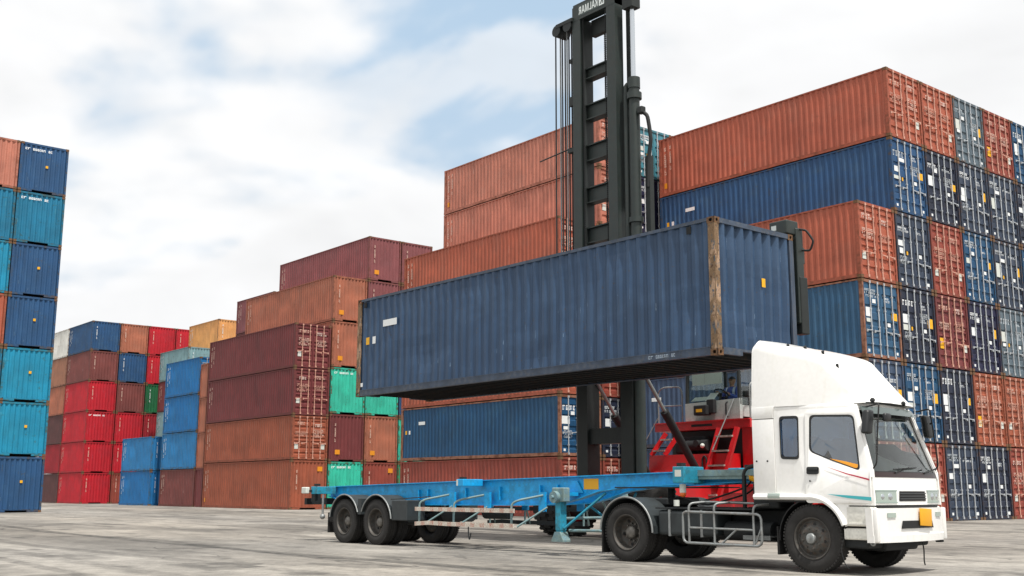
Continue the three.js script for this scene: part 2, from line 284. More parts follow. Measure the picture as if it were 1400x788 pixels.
function frameGeo(L, H, end) {
  return cached(`f${L}_${H}_${end}`, () => {
    const o = [castings(L, H)], l = L / 2, w = CW / 2;
    for (const sx of [-1, 1]) for (const sz of [-1, 1]) o.push(bx(sx * (l - 0.004), sx * (l - 0.15), 0.118, H - 0.118, sz * (w - 0.004), sz * (w - 0.10)));
    for (const sz of [-1, 1]) { o.push(bx(-l + 0.178, l - 0.178, H - 0.066, H - 0.006, sz * (w - 0.003), sz * (w - 0.065))); o.push(bx(-l + 0.178, l - 0.178, 0.012, 0.155, sz * (w - 0.005), sz * (w - 0.055))); o.push(bx(-l + 0.178, l - 0.178, 0.012, 0.03, sz * (w + 0.0), sz * (w - 0.10))); }
    for (const sx of [-1, 1]) {
      o.push(bx(sx * (l - 0.006), sx * (l - 0.08), H - 0.112, H - 0.008, -w + 0.162, w - 0.162));
      if (sx > 0 && end === 'door') o.push(bx(l - 0.006, l - 0.10, 0.012, 0.135, -w + 0.162, w - 0.162));
      else { for (const sz of [-1, 1]) o.push(bx(sx * (l - 0.006), sx * (l - 0.10), 0.012, 0.15, sz * (w - 0.162), sz * 0.52)); o.push(bx(sx * (l - 0.008), sx * (l - 0.10), 0.105, 0.15, -0.52, 0.52)); }
    }
    return cuv(merge(o));
  });
}
const roofGeo = (L, H) => cached(`r${L}_${H}`, () => cuv(bx(-L / 2 + 0.07, L / 2 - 0.07, H - 0.05, H - 0.02, -CW / 2 + 0.06, CW / 2 - 0.06)));
const floorGeo = (L) => cached(`b${L}`, () => { const o = [bx(-L / 2 + 0.06, L / 2 - 0.06, 0.125, 0.16, -CW / 2 + 0.058, CW / 2 - 0.058)]; const n = Math.round(L / 0.6); for (let i = 1; i < n; i++) { const x = -L / 2 + i * L / n; o.push(bx(x - 0.03, x + 0.03, 0.02, 0.124, -CW / 2 + 0.058, CW / 2 - 0.058)); } return cuv(merge(o)); });
// a door leaf with pressed horizontal ribs, spanning z 0.012 .. 1.10 (s = +1) or mirrored
function leafGeo(L, H, style, s) {
  return cached(`d${L}_${H}_${style}_${s}`, () => {
    const y0 = 0.145, y1 = H - 0.122, h = y1 - y0, X = L / 2 - 0.045, D = 0.036, bands = style === 'ribbed' ? [[0.10, 0.05], [0.24, 0.05], [0.38, 0.06], [0.475, 0.06], [0.57, 0.06], [0.76, 0.06], [0.90, 0.04]] : [[0.10, 0.05], [0.27, 0.09], [0.44, 0.08], [0.64, 0.09], [0.84, 0.06]];
    const prof = [[y0, 0]]; for (const [c, hw] of bands) { const m = y0 + c * h, b = hw * h * 0.5, k = 0.028; prof.push([m - b - k, 0], [m - b, -D], [m + b, -D], [m + b + k * 0.6, 0]); } prof.push([y1, 0]);
    const pos = [], z0 = 0.075, z1 = 1.04; for (let i = 0; i < prof.length - 1; i++) { const [a, xa] = prof[i], [b, xb] = prof[i + 1]; pos.push(X + xa, a, z1, X + xa, a, z0, X + xb, b, z0, X + xa, a, z1, X + xb, b, z0, X + xb, b, z1); }
    const g = new THREE.BufferGeometry(); g.setAttribute('position', new THREE.BufferAttribute(new Float32Array(pos), 3)); g.computeVertexNormals();
    const o = [prep(g), bx(X - D - 0.03, X - D - 0.005, y0, y1, 0.014, 1.10), bx(X - 0.05, X + 0.004, y0, y1, 0.014, 0.076), bx(X - 0.05, X + 0.004, y0, y1, 1.039, 1.10)];
    for (const f of [0.1, 0.37, 0.63, 0.9]) o.push(bx(X - 0.02, X + 0.02, y0 + f * h - 0.05, y0 + f * h + 0.05, 1.09, 1.13));
    let r = merge(o); if (s < 0) r = mirrorZ(r); return cuv(r);
  });
}
function mirrorZ(g) { g = prep(g); g.scale(1, 1, -1); const p = g.attributes.position, n = g.attributes.normal, u = g.attributes.uv; for (let i = 0; i < p.count; i += 3) for (const a of [p, n, u]) for (let k = 0; k < a.itemSize; k++) { const t = a.array[(i + 1) * a.itemSize + k]; a.array[(i + 1) * a.itemSize + k] = a.array[(i + 2) * a.itemSize + k]; a.array[(i + 2) * a.itemSize + k] = t; } return g; }
function barGeo(L, H, z) {
  return cached(`k${L}_${H}_${z}`, () => {
    const X = L / 2 - 0.012, o = [rod([X, 0.07, z], [X, H - 0.05, z], 0.027, 8)];
    for (const y of [0.11, H - 0.09]) o.push(bx(X - 0.035, X + 0.03, y - 0.05, y + 0.05, z - 0.045, z + 0.045));
    for (const f of [0.18, 0.40, 0.62, 0.82]) o.push(bx(X - 0.04, X + 0.026, f * H - 0.03, f * H + 0.03, z - 0.04, z + 0.04));
    return merge(o);
  });
}
const handleGeo = (L, z, d) => cached(`h${L}_${z}`, () => merge([bar([L / 2 + 0.022, 1.02, z], [L / 2 + 0.022, 0.99, z + d * 0.36], 0.014, 0.035), bx(L / 2 - 0.045, L / 2 + 0.03, 0.93, 1.03, z + d * 0.30, z + d * 0.36)]));
// stencilled code lines: blocks of unreadable marks, shared by all
const codeMat = (() => {
  const mk = (seed, rows, fill) => { const c = document.createElement('canvas'); c.width = 128; c.height = 64; const x = c.getContext('2d'), r = mulberry(seed); x.fillStyle = '#000'; x.fillRect(0, 0, 128, 64); x.fillStyle = '#fff'; const h = 64 / rows; for (let j = 0; j < rows; j++) { let p = 2; while (p < 118) { const w = 5 + r() * 5; if (r() < fill) { x.fillRect(p, j * h + h * 0.16, w, h * 0.16); x.fillRect(p, j * h + h * 0.16, 2.4, h * 0.66); if (r() < 0.6) x.fillRect(p, j * h + h * 0.7, w, h * 0.14); if (r() < 0.6) x.fillRect(p + w - 2.4, j * h + h * 0.4, 2.4, h * 0.42); } p += w + 2.5; } } return new THREE.CanvasTexture(c); };
  const A = [mk(1, 1, 0.95), mk(2, 2, 0.9), mk(3, 3, 0.8), mk(4, 5, 0.75)];
  return (i, hex) => matCache['code' + i + hex] ??= std({ color: hex, alphaMap: A[i], transparent: true, roughness: 0.7, side: THREE.DoubleSide });
})();
const quad = (w, h) => cached(`q${w}_${h}`, () => prep(new THREE.PlaneGeometry(w, h)));
function stick(name, parent, w, h, mat, x, y, z, face, roll = 0) {   // a printed mark or plate on a face
  const print = mat.alphaMap; const g = print ? quad(w, h) : cached(`pl${w}_${h}`, () => planar(new THREE.BoxGeometry(w, h, 0.004), 1));
  const m = shadow(new THREE.Mesh(g, mat)); m.name = name; m.position.set(x, y, z); m.rotation.set(0, face === 'x' ? Math.PI / 2 : 0, 0); m.rotateZ(roll); parent.add(m); return m;
}
const RED = new Set(['salmon', 'rustred', 'orangebrown', 'brownred', 'maroon', 'purplered', 'red', 'darkred', 'brown', 'darkbrown', 'orange', 'tan']);
function makeContainer(o) {
  const { L, H, color, end = 'wall', seed = 1, marks = true } = o, r = mulberry(seed * 977 + 13), t = new THREE.Group(), pm = paint(color), fm = framePaint(o.frame ?? color), P = (n, g, m) => { const k = shadow(new THREE.Mesh(g, m)); k.name = n; t.add(k); return k; };
  P('frame', frameGeo(L, H, end), fm); P('side_wall', sideGeo(L, H), pm); P('roof', roofGeo(L, H), pm); P('floor', floorGeo(L), M.under);
  { const s2 = cached(`s2${L}_${H}`, () => flipZ(sideGeo(L, H))); P('side_wall', s2, pm); const e2 = cached(`e2${L}_${H}`, () => flipZ(endGeo(L, H))); P('end_wall', e2, pm); }
  { const g = cached('cast', () => planar(bx(-0.178, 0, -0.059, 0.059, -0.081, 0.081), 0.5)); for (const sy of [0, 1]) for (const sz of [-1, 1]) P('corner_casting', g, M.castRust).position.set(L / 2 + 0.003, sy ? H - 0.059 : 0.059, sz * (CW / 2 - 0.078)); }
  const red = RED.has(color), X = L / 2, mk = red ? '#d9b9a8' : '#dfe3e4';
  if (end === 'wall') {
    const e = P('end_wall', endGeo(L, H), pm);
    if (marks) {
      if (o.code === 'none') { /* plain */ } else if (o.code !== 'top') stick('code_marking', e, 1.25, 0.11, codeMat(0, mk), X - 0.009, H * 0.62, CW / 2 - 0.42, 'x', Math.PI / 2);
      else stick('code_marking', e, 1.5, 0.17, codeMat(0, '#eef2f3'), X - 0.009, H - 0.34, CW / 2 - 0.95, 'x');
      if (o.plate) stick('yellow_plate', e, 0.34, 0.28, M.amber, X - 0.010, o.plate === 'high' ? H - 0.5 : 0.55, o.plate === 'high' ? -0.75 : 0.62, 'x');
      if (o.dot) stick('round_sticker', e, 0.13, 0.13, M.yellow, X - 0.010, H * 0.55, -0.15, 'x');
    }
  } else {
    const style = o.style ?? (red ? 'ribbed' : 'smooth'), bm = red ? M.barPink : M.barGrey;
    P('door_gasket', cached(`ga${L}_${H}`, () => bx(X - 0.115, X - 0.095, 0.13, H - 0.115, -1.118, 1.118)), M.gasket);
    for (const s of [1, -1]) {
      const d = P('door', leafGeo(L, H, style, s), pm);
      const bars = [0.22 * s, 0.72 * s];
      for (const z of bars) { const b = shadow(new THREE.Mesh(barGeo(L, H, z), bm)); b.name = 'locking_bar'; d.add(b); }
      for (const z of bars) { const b = shadow(new THREE.Mesh(handleGeo(L, z, s), bm)); b.name = 'door_handle'; d.add(b); }
      if (!marks) continue;
      const F = X - 0.037, jt = () => 1 + 0.07 * (r() - 0.5), pick = (...q) => q[Math.floor(r() * q.length)];
      if (!red) {
        if (s > 0) {
          stick('code_marking', d, 0.78, pick(0.22, 0.30, 0.34), codeMat(pick(0, 1, 1, 2), pick('#f0f3f4', '#d5dadd', '#b9c2c8')), F, H * 0.80 * jt(), 0.66, 'x');
          if (r() < 0.7) stick('white_label', d, pick(0.22, 0.36), 0.15, M.label, F, H * 0.71 * jt(), 0.45, 'x');
          stick('white_label', d, pick(0.3, 0.46, 0.46), pick(0.22, 0.34, 0.42), pick(M.label, M.label, M.cream), F, H * (0.575 + 0.02 * (r() - 0.5)), 0.86, 'x');
          if (r() < 0.75) stick('white_label', d, pick(0.3, 0.48), pick(0.14, 0.22), pick(M.label, M.cream), F, H * 0.47 * jt(), 0.84, 'x');
          if (r() < 0.5) stick('code_marking', d, 0.5, 0.34, codeMat(3, '#c9d0d5'), F, H * 0.35 * jt(), 0.72, 'x');
          if (r() < 0.5) stick('white_label', d, 0.10, 0.14, M.yellow, F, H * 0.46, 0.46, 'x');
        } else {
          stick('code_marking', d, pick(0.42, 0.7), pick(0.10, 0.2), codeMat(pick(0, 1), '#dfe4e7'), F, H * 0.765 * jt(), -0.4, 'x');
          if (r() < 0.4) stick('code_marking', d, 0.6, 0.4, codeMat(3, '#c9d0d5'), F, H * 0.62, -0.45, 'x');
          if (r() < 0.85) stick('yellow_label', d, pick(0.26, 0.36), pick(0.28, 0.38), M.yellow, F, H * (0.575 + 0.02 * (r() - 0.5)), -0.86, 'x');
          stick('white_label', d, 0.20, 0.14, M.label, F, H * 0.45, -0.47, 'x');
          if (r() < 0.7) stick('white_label', d, 0.18, 0.12, M.label, F, 0.25, -0.92, 'x');
        }
        stick('white_label', d, 0.12, 0.10, M.label, F, 0.26, 0.93 * s, 'x');
      } else {
        stick('code_marking', d, pick(0.5, 0.7), 0.24, codeMat(pick(0, 1, 1), pick('#d8b3a2', '#e6cfc4')), F, H * 0.80 * jt(), 0.6 * s, 'x');
        stick('code_marking', d, 0.78, pick(0.3, 0.42, 0.5), codeMat(pick(2, 3), pick('#d0a08e', '#dcb9aa')), F, H * 0.585 * jt(), 0.58 * s, 'x');
        if (r() < 0.6) stick('white_label', d, 0.24, 0.3, M.cream, F, H * 0.30, 0.9 * s, 'x');
        if (o.plate && s === (o.plate === 'right' ? -1 : 1)) stick('yellow_label', d, 0.3, 0.42, M.yellow, F, H * 0.33, 0.86 * s, 'x');
      }
    }
  }
  if (marks && o.side !== false) {   // print at the far end of the near side wall
    const s = t.children.find(c => c.name === 'side_wall'), Z = CW / 2 - 0.0115, u = -X + 0.5;
    if (o.side === 'plates') { stick('white_label', s, 0.55, 0.16, M.label, u + 1.35, H * 0.70, Z, 'z'); stick('yellow_label', s, 0.14, 0.19, M.yellow, u - 0.02, H * 0.54, Z, 'z'); stick('white_label', s, 0.14, 0.19, M.label, u + 0.28, H * 0.54, Z, 'z'); }
    else {
      stick('code_marking', s, 1.3, 0.13, codeMat(0, mk), u + 0.22, H * 0.66, Z, 'z', Math.PI / 2);
      stick('code_marking', s, 1.5, 0.16, codeMat(0, mk), u - 0.1, H * 0.62, Z, 'z', Math.PI / 2);
      if (o.sidePlate) stick('yellow_label', s, 0.17, 0.26, M.amber, u - 0.1, 0.5, Z, 'z');
    }
  }
  return t;
}
const CNAME = { midblue: 'faded mid blue', held: 'slate blue', salmon: 'faded salmon', rustred: 'rust red', orangebrown: 'orange brown', brownred: 'brownish red', maroon: 'maroon', purplered: 'purplish red', red: 'bright red', darkred: 'crimson', navyblue: 'royal navy', blue: 'dark blue', steel: 'steel blue', slate: 'slate blue', navy: 'navy', deepnavy: 'violet navy', greyslate: 'grey slate', teal: 'deep teal', cyan: 'cyan blue', indigo: 'indigo blue', brightblue: 'bright blue', skyblue: 'mid blue', turquoise: 'turquoise green', seagreen: 'sea green', greyteal: 'pale grey teal', peach: 'peach orange', white: 'off white', tan: 'tan', orange: 'orange', brown: 'brown', darkbrown: 'dark brown', green: 'dark green', tealgrey: 'grey teal' };
const ORD = ['', 'bottom', 'second', 'third', 'fourth', 'fifth', 'sixth', 'seventh'], COL = ['first', 'second', 'third', 'fourth', 'fifth', 'sixth', 'seventh'];
let seedC = 1;
function place(o, xEnd, yBase, zNear, label, group) {
  const c = makeContainer({ seed: seedC++, ...o }); c.name = numbered('shipping_container'); c.position.set(xEnd - o.L / 2, yBase, zNear - CW / 2); c.userData = { label, category: 'container', group }; scene.add(c); return c;
}
// a block: columns of tiers; rows[col] = list from the ground up of [colour, options]
function block(where, group, xEnd, zNear, pitch, heights, L, cols) {
  cols.forEach((tiers, ci) => {
    let y = 0;
    tiers.forEach((t, ri) => {
      const hh = typeof heights === 'number' ? heights : heights[ri];
      if (t) {
        const [color, o = {}] = t, end = o.end ?? 'wall';
        place({ L, H: +(hh - 0.03).toFixed(3), color, ...o }, xEnd + (o.dx ?? 0), y, zNear - ci * pitch, `${CNAME[color]} ${end === 'door' ? 'door-end ' : ''}container, ${ORD[ri + 1]} tier, ${where.single ? '' : COL[o.col ?? ci] + ' column, '}${where.text ?? where}`, group);
      }
      y += hh;
    });
  });
}
const D = { end: 'door' }, L40 = 12.192, L20 = 6.058;
const d = (c, o = {}) => [c, { ...D, ...o }], w = (c, o = {}) => [c, o];
// block behind the white cab (door ends towards +x)
block('block behind the white cab', 'containers stacked behind the white cab', -22.418, -35.012, 2.523, [2.93, 2.965, 2.935, 2.955, 2.995, 2.87], L40, [
  [null, d('steel', { side: 'plates' }), d('midblue', { frame: 'tan', side: false }), d('rustred', { side: false })],
  [d('brownred'), d('blue', { side: false }), d('navy'), d('slate'), d('navyblue', { side: 'plates' }), d('rustred', { sidePlate: true })],
  [d('slate'), d('navy'), d('maroon', { plate: 'left' }), d('brownred'), d('navy'), d('rustred')],
  [d('navy'), d('orangebrown', { plate: 'left' }), d('deepnavy'), d('blue'), d('slate'), d('greyslate')],
  [d('brownred'), d('orangebrown'), d('greyslate'), d('slate'), d('slate'), d('brownred', { plate: 'left' })],
  [d('navy'), d('slate'), d('navy'), d('blue'), d('navy'), d('blue')],
  [null, null, null, d('navy'), d('slate'), d('rustred')],
]);
place({ L: L20, H: 2.9, color: 'brownred', end: 'door', side: false }, -22.418, 0, -35.012, 'brownish red container showing bar doors, bottom tier, corner column behind the white cab', 'containers stacked behind the white cab');
place({ L: L20, H: 2.9, color: 'steel', side: 'plates' }, -22.418 - 6.13, 0, -35.012, 'steel blue short container on the ground behind the red loader', 'containers stacked behind the white cab');
// block behind the mast
const hC = [2.578, 2.662, 2.633, 2.633, 2.633, 2.761, 2.52];
block('block behind the lift mast', 'containers stacked behind the lift mast', -35.251, -31.675, 2.523, hC, L40, [
  [d('brownred'), d('blue', { side: 'plates', frame: 'tan' }), d('rustred', { side: false }), d('salmon', { side: false }), d('rustred')],
  [d('brownred'), d('navy'), d('brownred'), d('navy'), d('rustred'), d('salmon'), d('salmon', { sidePlate: true })],
  [d('navy'), d('slate'), d('navy'), d('deepnavy'), d('navy'), d('deepnavy'), d('tealgrey')],
  [null, null, null, null, d('navy'), d('slate'), d('tealgrey')],
]);
// block behind the trailer wheels
const hM = [2.93, 2.66, 2.87, 2.74];
block('block behind the trailer wheels', 'containers stacked behind the trailer wheels', -59.407, -31.906, 2.523, hM, 12.25, [
  [w('orangebrown', { plate: 'high', sidePlate: true }), d('orangebrown'), d('maroon'), d('maroon')],
]);
block('block behind the trailer wheels', 'containers stacked behind the trailer wheels', -59.4, -34.44, 2.523, 2.89, L40, [
  [w('turquoise', { code: 'top', col: 1 }), w('maroon', { plate: 'low', col: 1 }), w('turquoise', { code: 'top', col: 1 }), w('orange', { plate: 'low', col: 1 }), w('orange', { plate: 'low', col: 1 })],
  [w('brownred', { plate: 'high', col: 2 }), w('orange', { plate: 'low', col: 2 }), w('turquoise', { col: 2 }), w('brown', { col: 2 }), w('purplered', { col: 2 }), w('purplered', { plate: 'low', col: 2 })],
  [w('seagreen', { col: 3 }), w('turquoise', { col: 3 }), w('navyblue', { col: 3 }), w('brown', { col: 3 }), w('brown', { col: 3 }), w('purplered', { col: 3 })],
  [w('brownred', { col: 4 }), w('navyblue', { col: 4 }), w('maroon', { col: 4 }), null, null, null],
]);
block({ single: 1, text: 'slim stack topped by purplish red past the orange container' }, 'containers farther down the yard', -72.45, -37.0, 2.5, 2.59, L20, [[w('brown'), w('maroon'), w('brown'), w('orange'), w('brown'), w('purplered')]]);
// blue stack and neighbours
const far = 'containers farther down the yard';
block({ single: 1, text: 'stack of three blues over brown' }, far, -73.3, -32, 2.5, 2.6, L20, [[d('brown', { side: true }), w('skyblue'), w('brightblue', {}), d('brightblue')]]);
block({ single: 1, text: 'low blue pair before the red block' }, far, -81.2, -32, 2.5, 2.57, L20, [[w('brightblue'), w('skyblue')]]);
block('stacks topped by pale grey teal and peach', far, -87.2, -37, 2.5, 2.585, L20, [
  [w('greyteal', { col: 0 }), w('darkbrown'), w('greyteal'), w('maroon'), w('greyteal')],
  [w('brown'), w('maroon'), w('brown'), w('tan'), w('orange'), w('peach')],
]);
// red block
block('red block at the yard end', far, -96.21, -31.996, 2.523, 2.614, L20, [
  [w('red'), w('red'), w('red', { code: 'top' }), w('red'), w('brown'), w('navyblue')],
  [w('brownred'), w('red'), w('red'), w('brown'), w('navyblue'), w('orange')],
  [w('darkred'), w('darkred'), w('darkred'), w('green'), w('red'), w('red')],
  [w('brown'), w('darkred'), w('brown'), w('darkred'), w('brown'), w('red')],
]);
block({ single: 1, text: 'white-topped stack past the red block corner' }, far, -102.45, -31.996, 2.523, 2.614, L20, [[w('darkbrown'), w('darkred'), w('darkbrown'), w('orange'), w('tan'), w('white')]]);
// tower on the other side of the lane
const hL = [2.80, 2.74, 2.76, 2.70, 2.76, 2.76, 2.66];
block('tall tower across the lane', 'containers in the tower across the lane', -59.2, -12.85, 2.49, hL, L20, [
  [w('indigo'), w('cyan'), w('teal'), w('rustred'), w('cyan'), w('teal', { code: 'top' }), w('salmon')],
  [w('indigo', { dot: 1, code: 'none' }), w('cyan', { dot: 1, code: 'none' }), w('cyan', { dot: 1, code: 'none' }), w('indigo', { dot: 1, code: 'none' }), w('indigo', { dot: 1, code: 'none' }), w('teal', { code: 'top' }), w('indigo', { code: 'top', dot: 1 })],
]);
// narrow orange boxes wedged in the gap
for (let i = 0; i < 3; i++) {
  const t = thing('storage_box', `narrow orange steel box wedged beside the maroon stack, ${['lowest', 'middle', 'top'][i]} of three`, 'box', [-72.53, 2.62 + i * 2.4 , -33.2], 0, 'narrow orange boxes in the gap');
  if (i === 0) t.position.y = 2.62;
  const g = corrugated(-0.55, 0.55, 0.08, 2.28, 0.26, 0.03); g.translate(0, 0, 1.19);
  part('front_wall', cuv(g), paint('orange'), t, 0); part('shell', [bx(-0.56, 0.56, 0.06, 2.30, -1.2, 1.14), bx(-0.6, 0.6, 0, 0.1, -1.21, 1.21), bx(-0.6, 0.6, 2.28, 2.37, -1.21, 1.21), bx(-0.6, -0.53, 0.1, 2.28, 1.1, 1.21), bx(0.53, 0.6, 0.1, 2.28, 1.1, 1.21)], framePaint('orange'), t, 3);
}
{ const t = thing('storage_box', 'narrow dark red steel box on the ground beside the maroon stack', 'box', [-72.53, 0, -33.2]); const g = corrugated(-0.55, 0.55, 0.08, 2.5, 0.26, 0.03); g.translate(0, 0, 1.19); part('front_wall', cuv(g), paint('maroon'), t, 0); part('shell', [bx(-0.56, 0.56, 0.06, 2.52, -1.2, 1.14), bx(-0.6, 0.6, 0, 0.1, -1.21, 1.21), bx(-0.6, 0.6, 2.5, 2.61, -1.21, 1.21), bx(-0.6, -0.53, 0.1, 2.5, 1.1, 1.21), bx(0.53, 0.6, 0.1, 2.5, 1.1, 1.21)], framePaint('maroon'), t, 3); }
// ------------------------------------------------------------------ container held in the air by the loader
{
  const L = 12.192, H = 2.591, hw = CW / 2, l = L / 2, yaw = 0.0136;
  const heldMat = std({ roughness: 0.5, metalness: 0.05, map: (() => {
    const b = sRGB('#294360'), rnd = mulberry(5), W = 1536, Hh = 384, t = tex(W, Hh, (u, v) => {
      const n = fbm(u * 18, v * 5, 301, 5), st = vn(u * 300, v * 2.5, 302) * 0.6 + vn(u * 700, v * 4, 303) * 0.4, f = vn(u * 900, v * 230, 304), pt = sst(0.5, 0.72, fbm(u * 16 + 4, v * 7, 305, 4));
      const m = 1 + 0.20 * (n - 0.5) + 0.13 * (st - 0.5) + 0.06 * (f - 0.5); const c = [b[0] * m, b[1] * m, b[2] * m];
      const ch = pt * 0.12 + 0.10 * sst(0.6, 0.9, st); return c.map((x, i) => lerp(x, [0.40, 0.50, 0.62][i], ch)).map((x, i) => lerp(x, RUST[i], 0.5 * sst(0.84, 0.92, vn(u * 260, v * 60, 307) * 0.8 + n * 0.2)));
    });
    const d = t.image.data; for (let k = 0; k < 95; k++) { const x = Math.floor(rnd() * W), y = Math.floor(rnd() * Hh * (rnd() < 0.6 ? 0.5 : 1)), h = 3 + rnd() * 26, ww = 1 + Math.floor(rnd() * 2.4), a = 0.15 + rnd() * 0.5; for (let j = 0; j < h; j++) for (let i = 0; i < ww; i++) { const q = (Math.min(Hh - 1, y + Math.floor(j)) * W + Math.min(W - 1, x + i)) * 4; if (hash(x + i, j, 9) < 0.25) continue; for (let c = 0; c < 3; c++) d[q + c] = lerp(d[q + c], [176, 190, 204][c], a * (1 - j / h * 0.4)); } }
    return t;
  })() });
  const railMat = grimy('#3a4657', 310, { amt: 0.2, rough: 0.6, rust: 0.25, rc: [0.42, 0.38, 0.34] });
  const c = thing('lifted_container', 'slate blue container with rusty corner post, hanging in the air above the blue trailer', 'container');
  c.position.set(-12.946 - l * Math.cos(yaw) - hw * Math.sin(yaw), 3.5225, -15.495 + l * Math.sin(yaw) - hw * Math.cos(yaw)); c.rotation.y = yaw;
  const P = (n, g, m, p = c) => { const k = shadow(new THREE.Mesh(g, m)); k.name = n; p.add(k); return k; };
  const side = corrugated(-l + 0.13, l - 0.14, 0.155, H - 0.06, 0.285, 0.04, 10, 0.022, 5); side.translate(0, 0, hw - 0.016);
  const s1 = P('side_wall', cuv(side), heldMat); P('side_wall', flipZ(cuv(side)), heldMat);
  let e = corrugated(-hw + 0.11, hw - 0.11, 0.15, H - 0.09, 0.275, 0.075, 10, 0.02, 8); e.translate(0, 0, l - 0.018); const e1 = P('end_wall', cuv(turnX(e)), heldMat); P('end_wall', flipZ(cuv(turnX(e))), heldMat);
  P('roof', roofGeo(L, H), heldMat);
  for (const z of [-1, 1]) {
    P('top_rail', planar(bx(-l + 0.178, l - 0.178, H - 0.07, H - 0.006, z * (hw - 0.002), z * (hw - 0.062)), 1), railMat);
    P('bottom_rail', planar(merge([bx(-l + 0.178, l - 0.178, 0.03, 0.165, z * (hw - 0.008), z * (hw - 0.04)), bx(-l + 0.178, l - 0.178, 0.01, 0.03, z * (hw + 0.004), z * (hw - 0.12)), bx(-l + 0.178, l - 0.178, 0.15, 0.168, z * (hw - 0.002), z * (hw - 0.06))]), 1), railMat);
  }
  for (const x of [-1, 1]) {
    P('top_end_rail', planar(bx(x * (l - 0.004), x * (l - 0.075), H - 0.10, H - 0.006, -hw + 0.162, hw - 0.162), 1), railMat);
    P('bottom_end_rail', planar(merge([bx(x * (l - 0.004), x * (l - 0.09), 0.03, 0.155, 0.5, hw - 0.162), bx(x * (l - 0.004), x * (l - 0.09), 0.03, 0.155, -hw + 0.162, -0.5), bx(x * (l - 0.006), x * (l - 0.09), 0.11, 0.155, -0.5, 0.5)]), 1), railMat);
  }
  // corner castings with their oval holes, posts between them
  const slot = (cx, cy, w2, h2) => ring([[cx - w2, cy - h2], [cx + w2, cy - h2], [cx + w2, cy + h2], [cx - w2, cy + h2]], Math.min(w2, h2));
  const casting = (sx, sy, sz) => {
    const a = ext([[-0.089, 0], [0.089, 0], [0.089, 0.118], [-0.089, 0.118]], 0, 0.022, [slot(0, 0.059, 0.040, 0.032)]), b = ext([[-0.081, 0], [0.081, 0], [0.081, 0.118], [-0.081, 0.118]], 0, 0.022, [slot(0, 0.059, 0.032, 0.032)]); b.rotateY(Math.PI / 2);
    const z = sz * hw, x = sx * l, y = sy ? H - 0.118 : 0, o = [];
    a.translate(x - sx * 0.089, y, sz > 0 ? z - 0.022 : z); b.translate(sx > 0 ? x - 0.022 : x, y, z - sz * 0.081); o.push(a, b);
    o.push(bx(x - sx * 0.023, x - sx * 0.177, y + 0.001, y + 0.012, z - sz * 0.023, z - sz * 0.161), bx(x - sx * 0.023, x - sx * 0.177, y + 0.106, y + 0.117, z - sz * 0.023, z - sz * 0.161), bx(x - sx * 0.165, x - sx * 0.178, y, y + 0.118, z - sz * 0.023, z - sz * 0.162), bx(x - sx * 0.023, x - sx * 0.164, y + 0.012, y + 0.106, z - sz * 0.15, z - sz * 0.162));
    return merge(o);
  };
  for (const sx of [-1, 1]) for (const sz of [-1, 1]) {
    const rusty = sz > 0;
    for (const sy of [0, 1]) { const k = P('corner_casting', planar(casting(sx, sy, sz), 0.6), sx > 0 ? M.castRust : M.castRust); if (sx > 0 && rusty) k.userData.label = 'rusty brown corner casting'; }
    const g = planar(merge([bx(sx * (l - 0.003), sx * (l - 0.16), 0.118, H - 0.118, sz * (hw - 0.003), sz * (hw - 0.012)), bx(sx * (l - 0.003), sx * (l - 0.012), 0.118, H - 0.118, sz * (hw - 0.0125), sz * (hw - 0.13)), bx(sx * (l - 0.14), sx * (l - 0.15), 0.118, H - 0.118, sz * (hw - 0.0125), sz * (hw - 0.05)), bx(sx * (l - 0.0125), sx * (l - 0.05), 0.118, H - 0.118, sz * (hw - 0.12), sz * (hw - 0.13))]), 0.3, 2.591);
    const k = P('corner_post', g, rusty ? M.rustPost : railMat); if (rusty && sx > 0) k.userData.label = 'corner post eaten by brown rust';
  }
  P('floor', cuv(bx(-l + 0.05, l - 0.05, 0.14, 0.165, -hw + 0.06, hw - 0.06)), M.under);
  for (let i = 0; i < 39; i++) { const x = -l + 0.35 + i * (L - 0.7) / 38; P('cross_member', cached('heldcm', () => planar(bx(-0.025, 0.025, 0.03, 0.139, -hw + 0.125, hw - 0.125), 1)), M.under).position.x = x; }
  const Z = hw - 0.0135, m = (n, w, h, mat, x, y, r = 0) => stick(n, s1, w, h, mat, x, y, Z, 'z', r);
  m('white_label', 0.62, 0.17, M.label, -l + 1.52, 1.83); m('yellow_label', 0.15, 0.19, M.yellow, -l + 0.50, 1.44); m('white_label', 0.14, 0.19, M.label, -l + 0.80, 1.44); m('white_label', 0.10, 0.10, M.label, -l + 0.26, 0.30);
  for (const x of [-l + 0.36, l - 0.62]) P('roof_bracket', bx(x - 0.05, x + 0.05, H - 0.24, H - 0.10, hw - 0.02, hw + 0.004), M.gasket);
  stick('yellow_label', e1, 0.11, 0.17, M.yellow, l - 0.011, 1.50, -0.22, 'x');
  stick('chalk_marking', P('rail_plate', planar(bx(l - 2.2, l - 0.9, 0.035, 0.145, hw - 0.012, hw - 0.006), 1), railMat), 0.75, 0.09, codeMat(0, '#9aa6b2'), l - 1.35, 0.09, hw - 0.004, 'z');
}

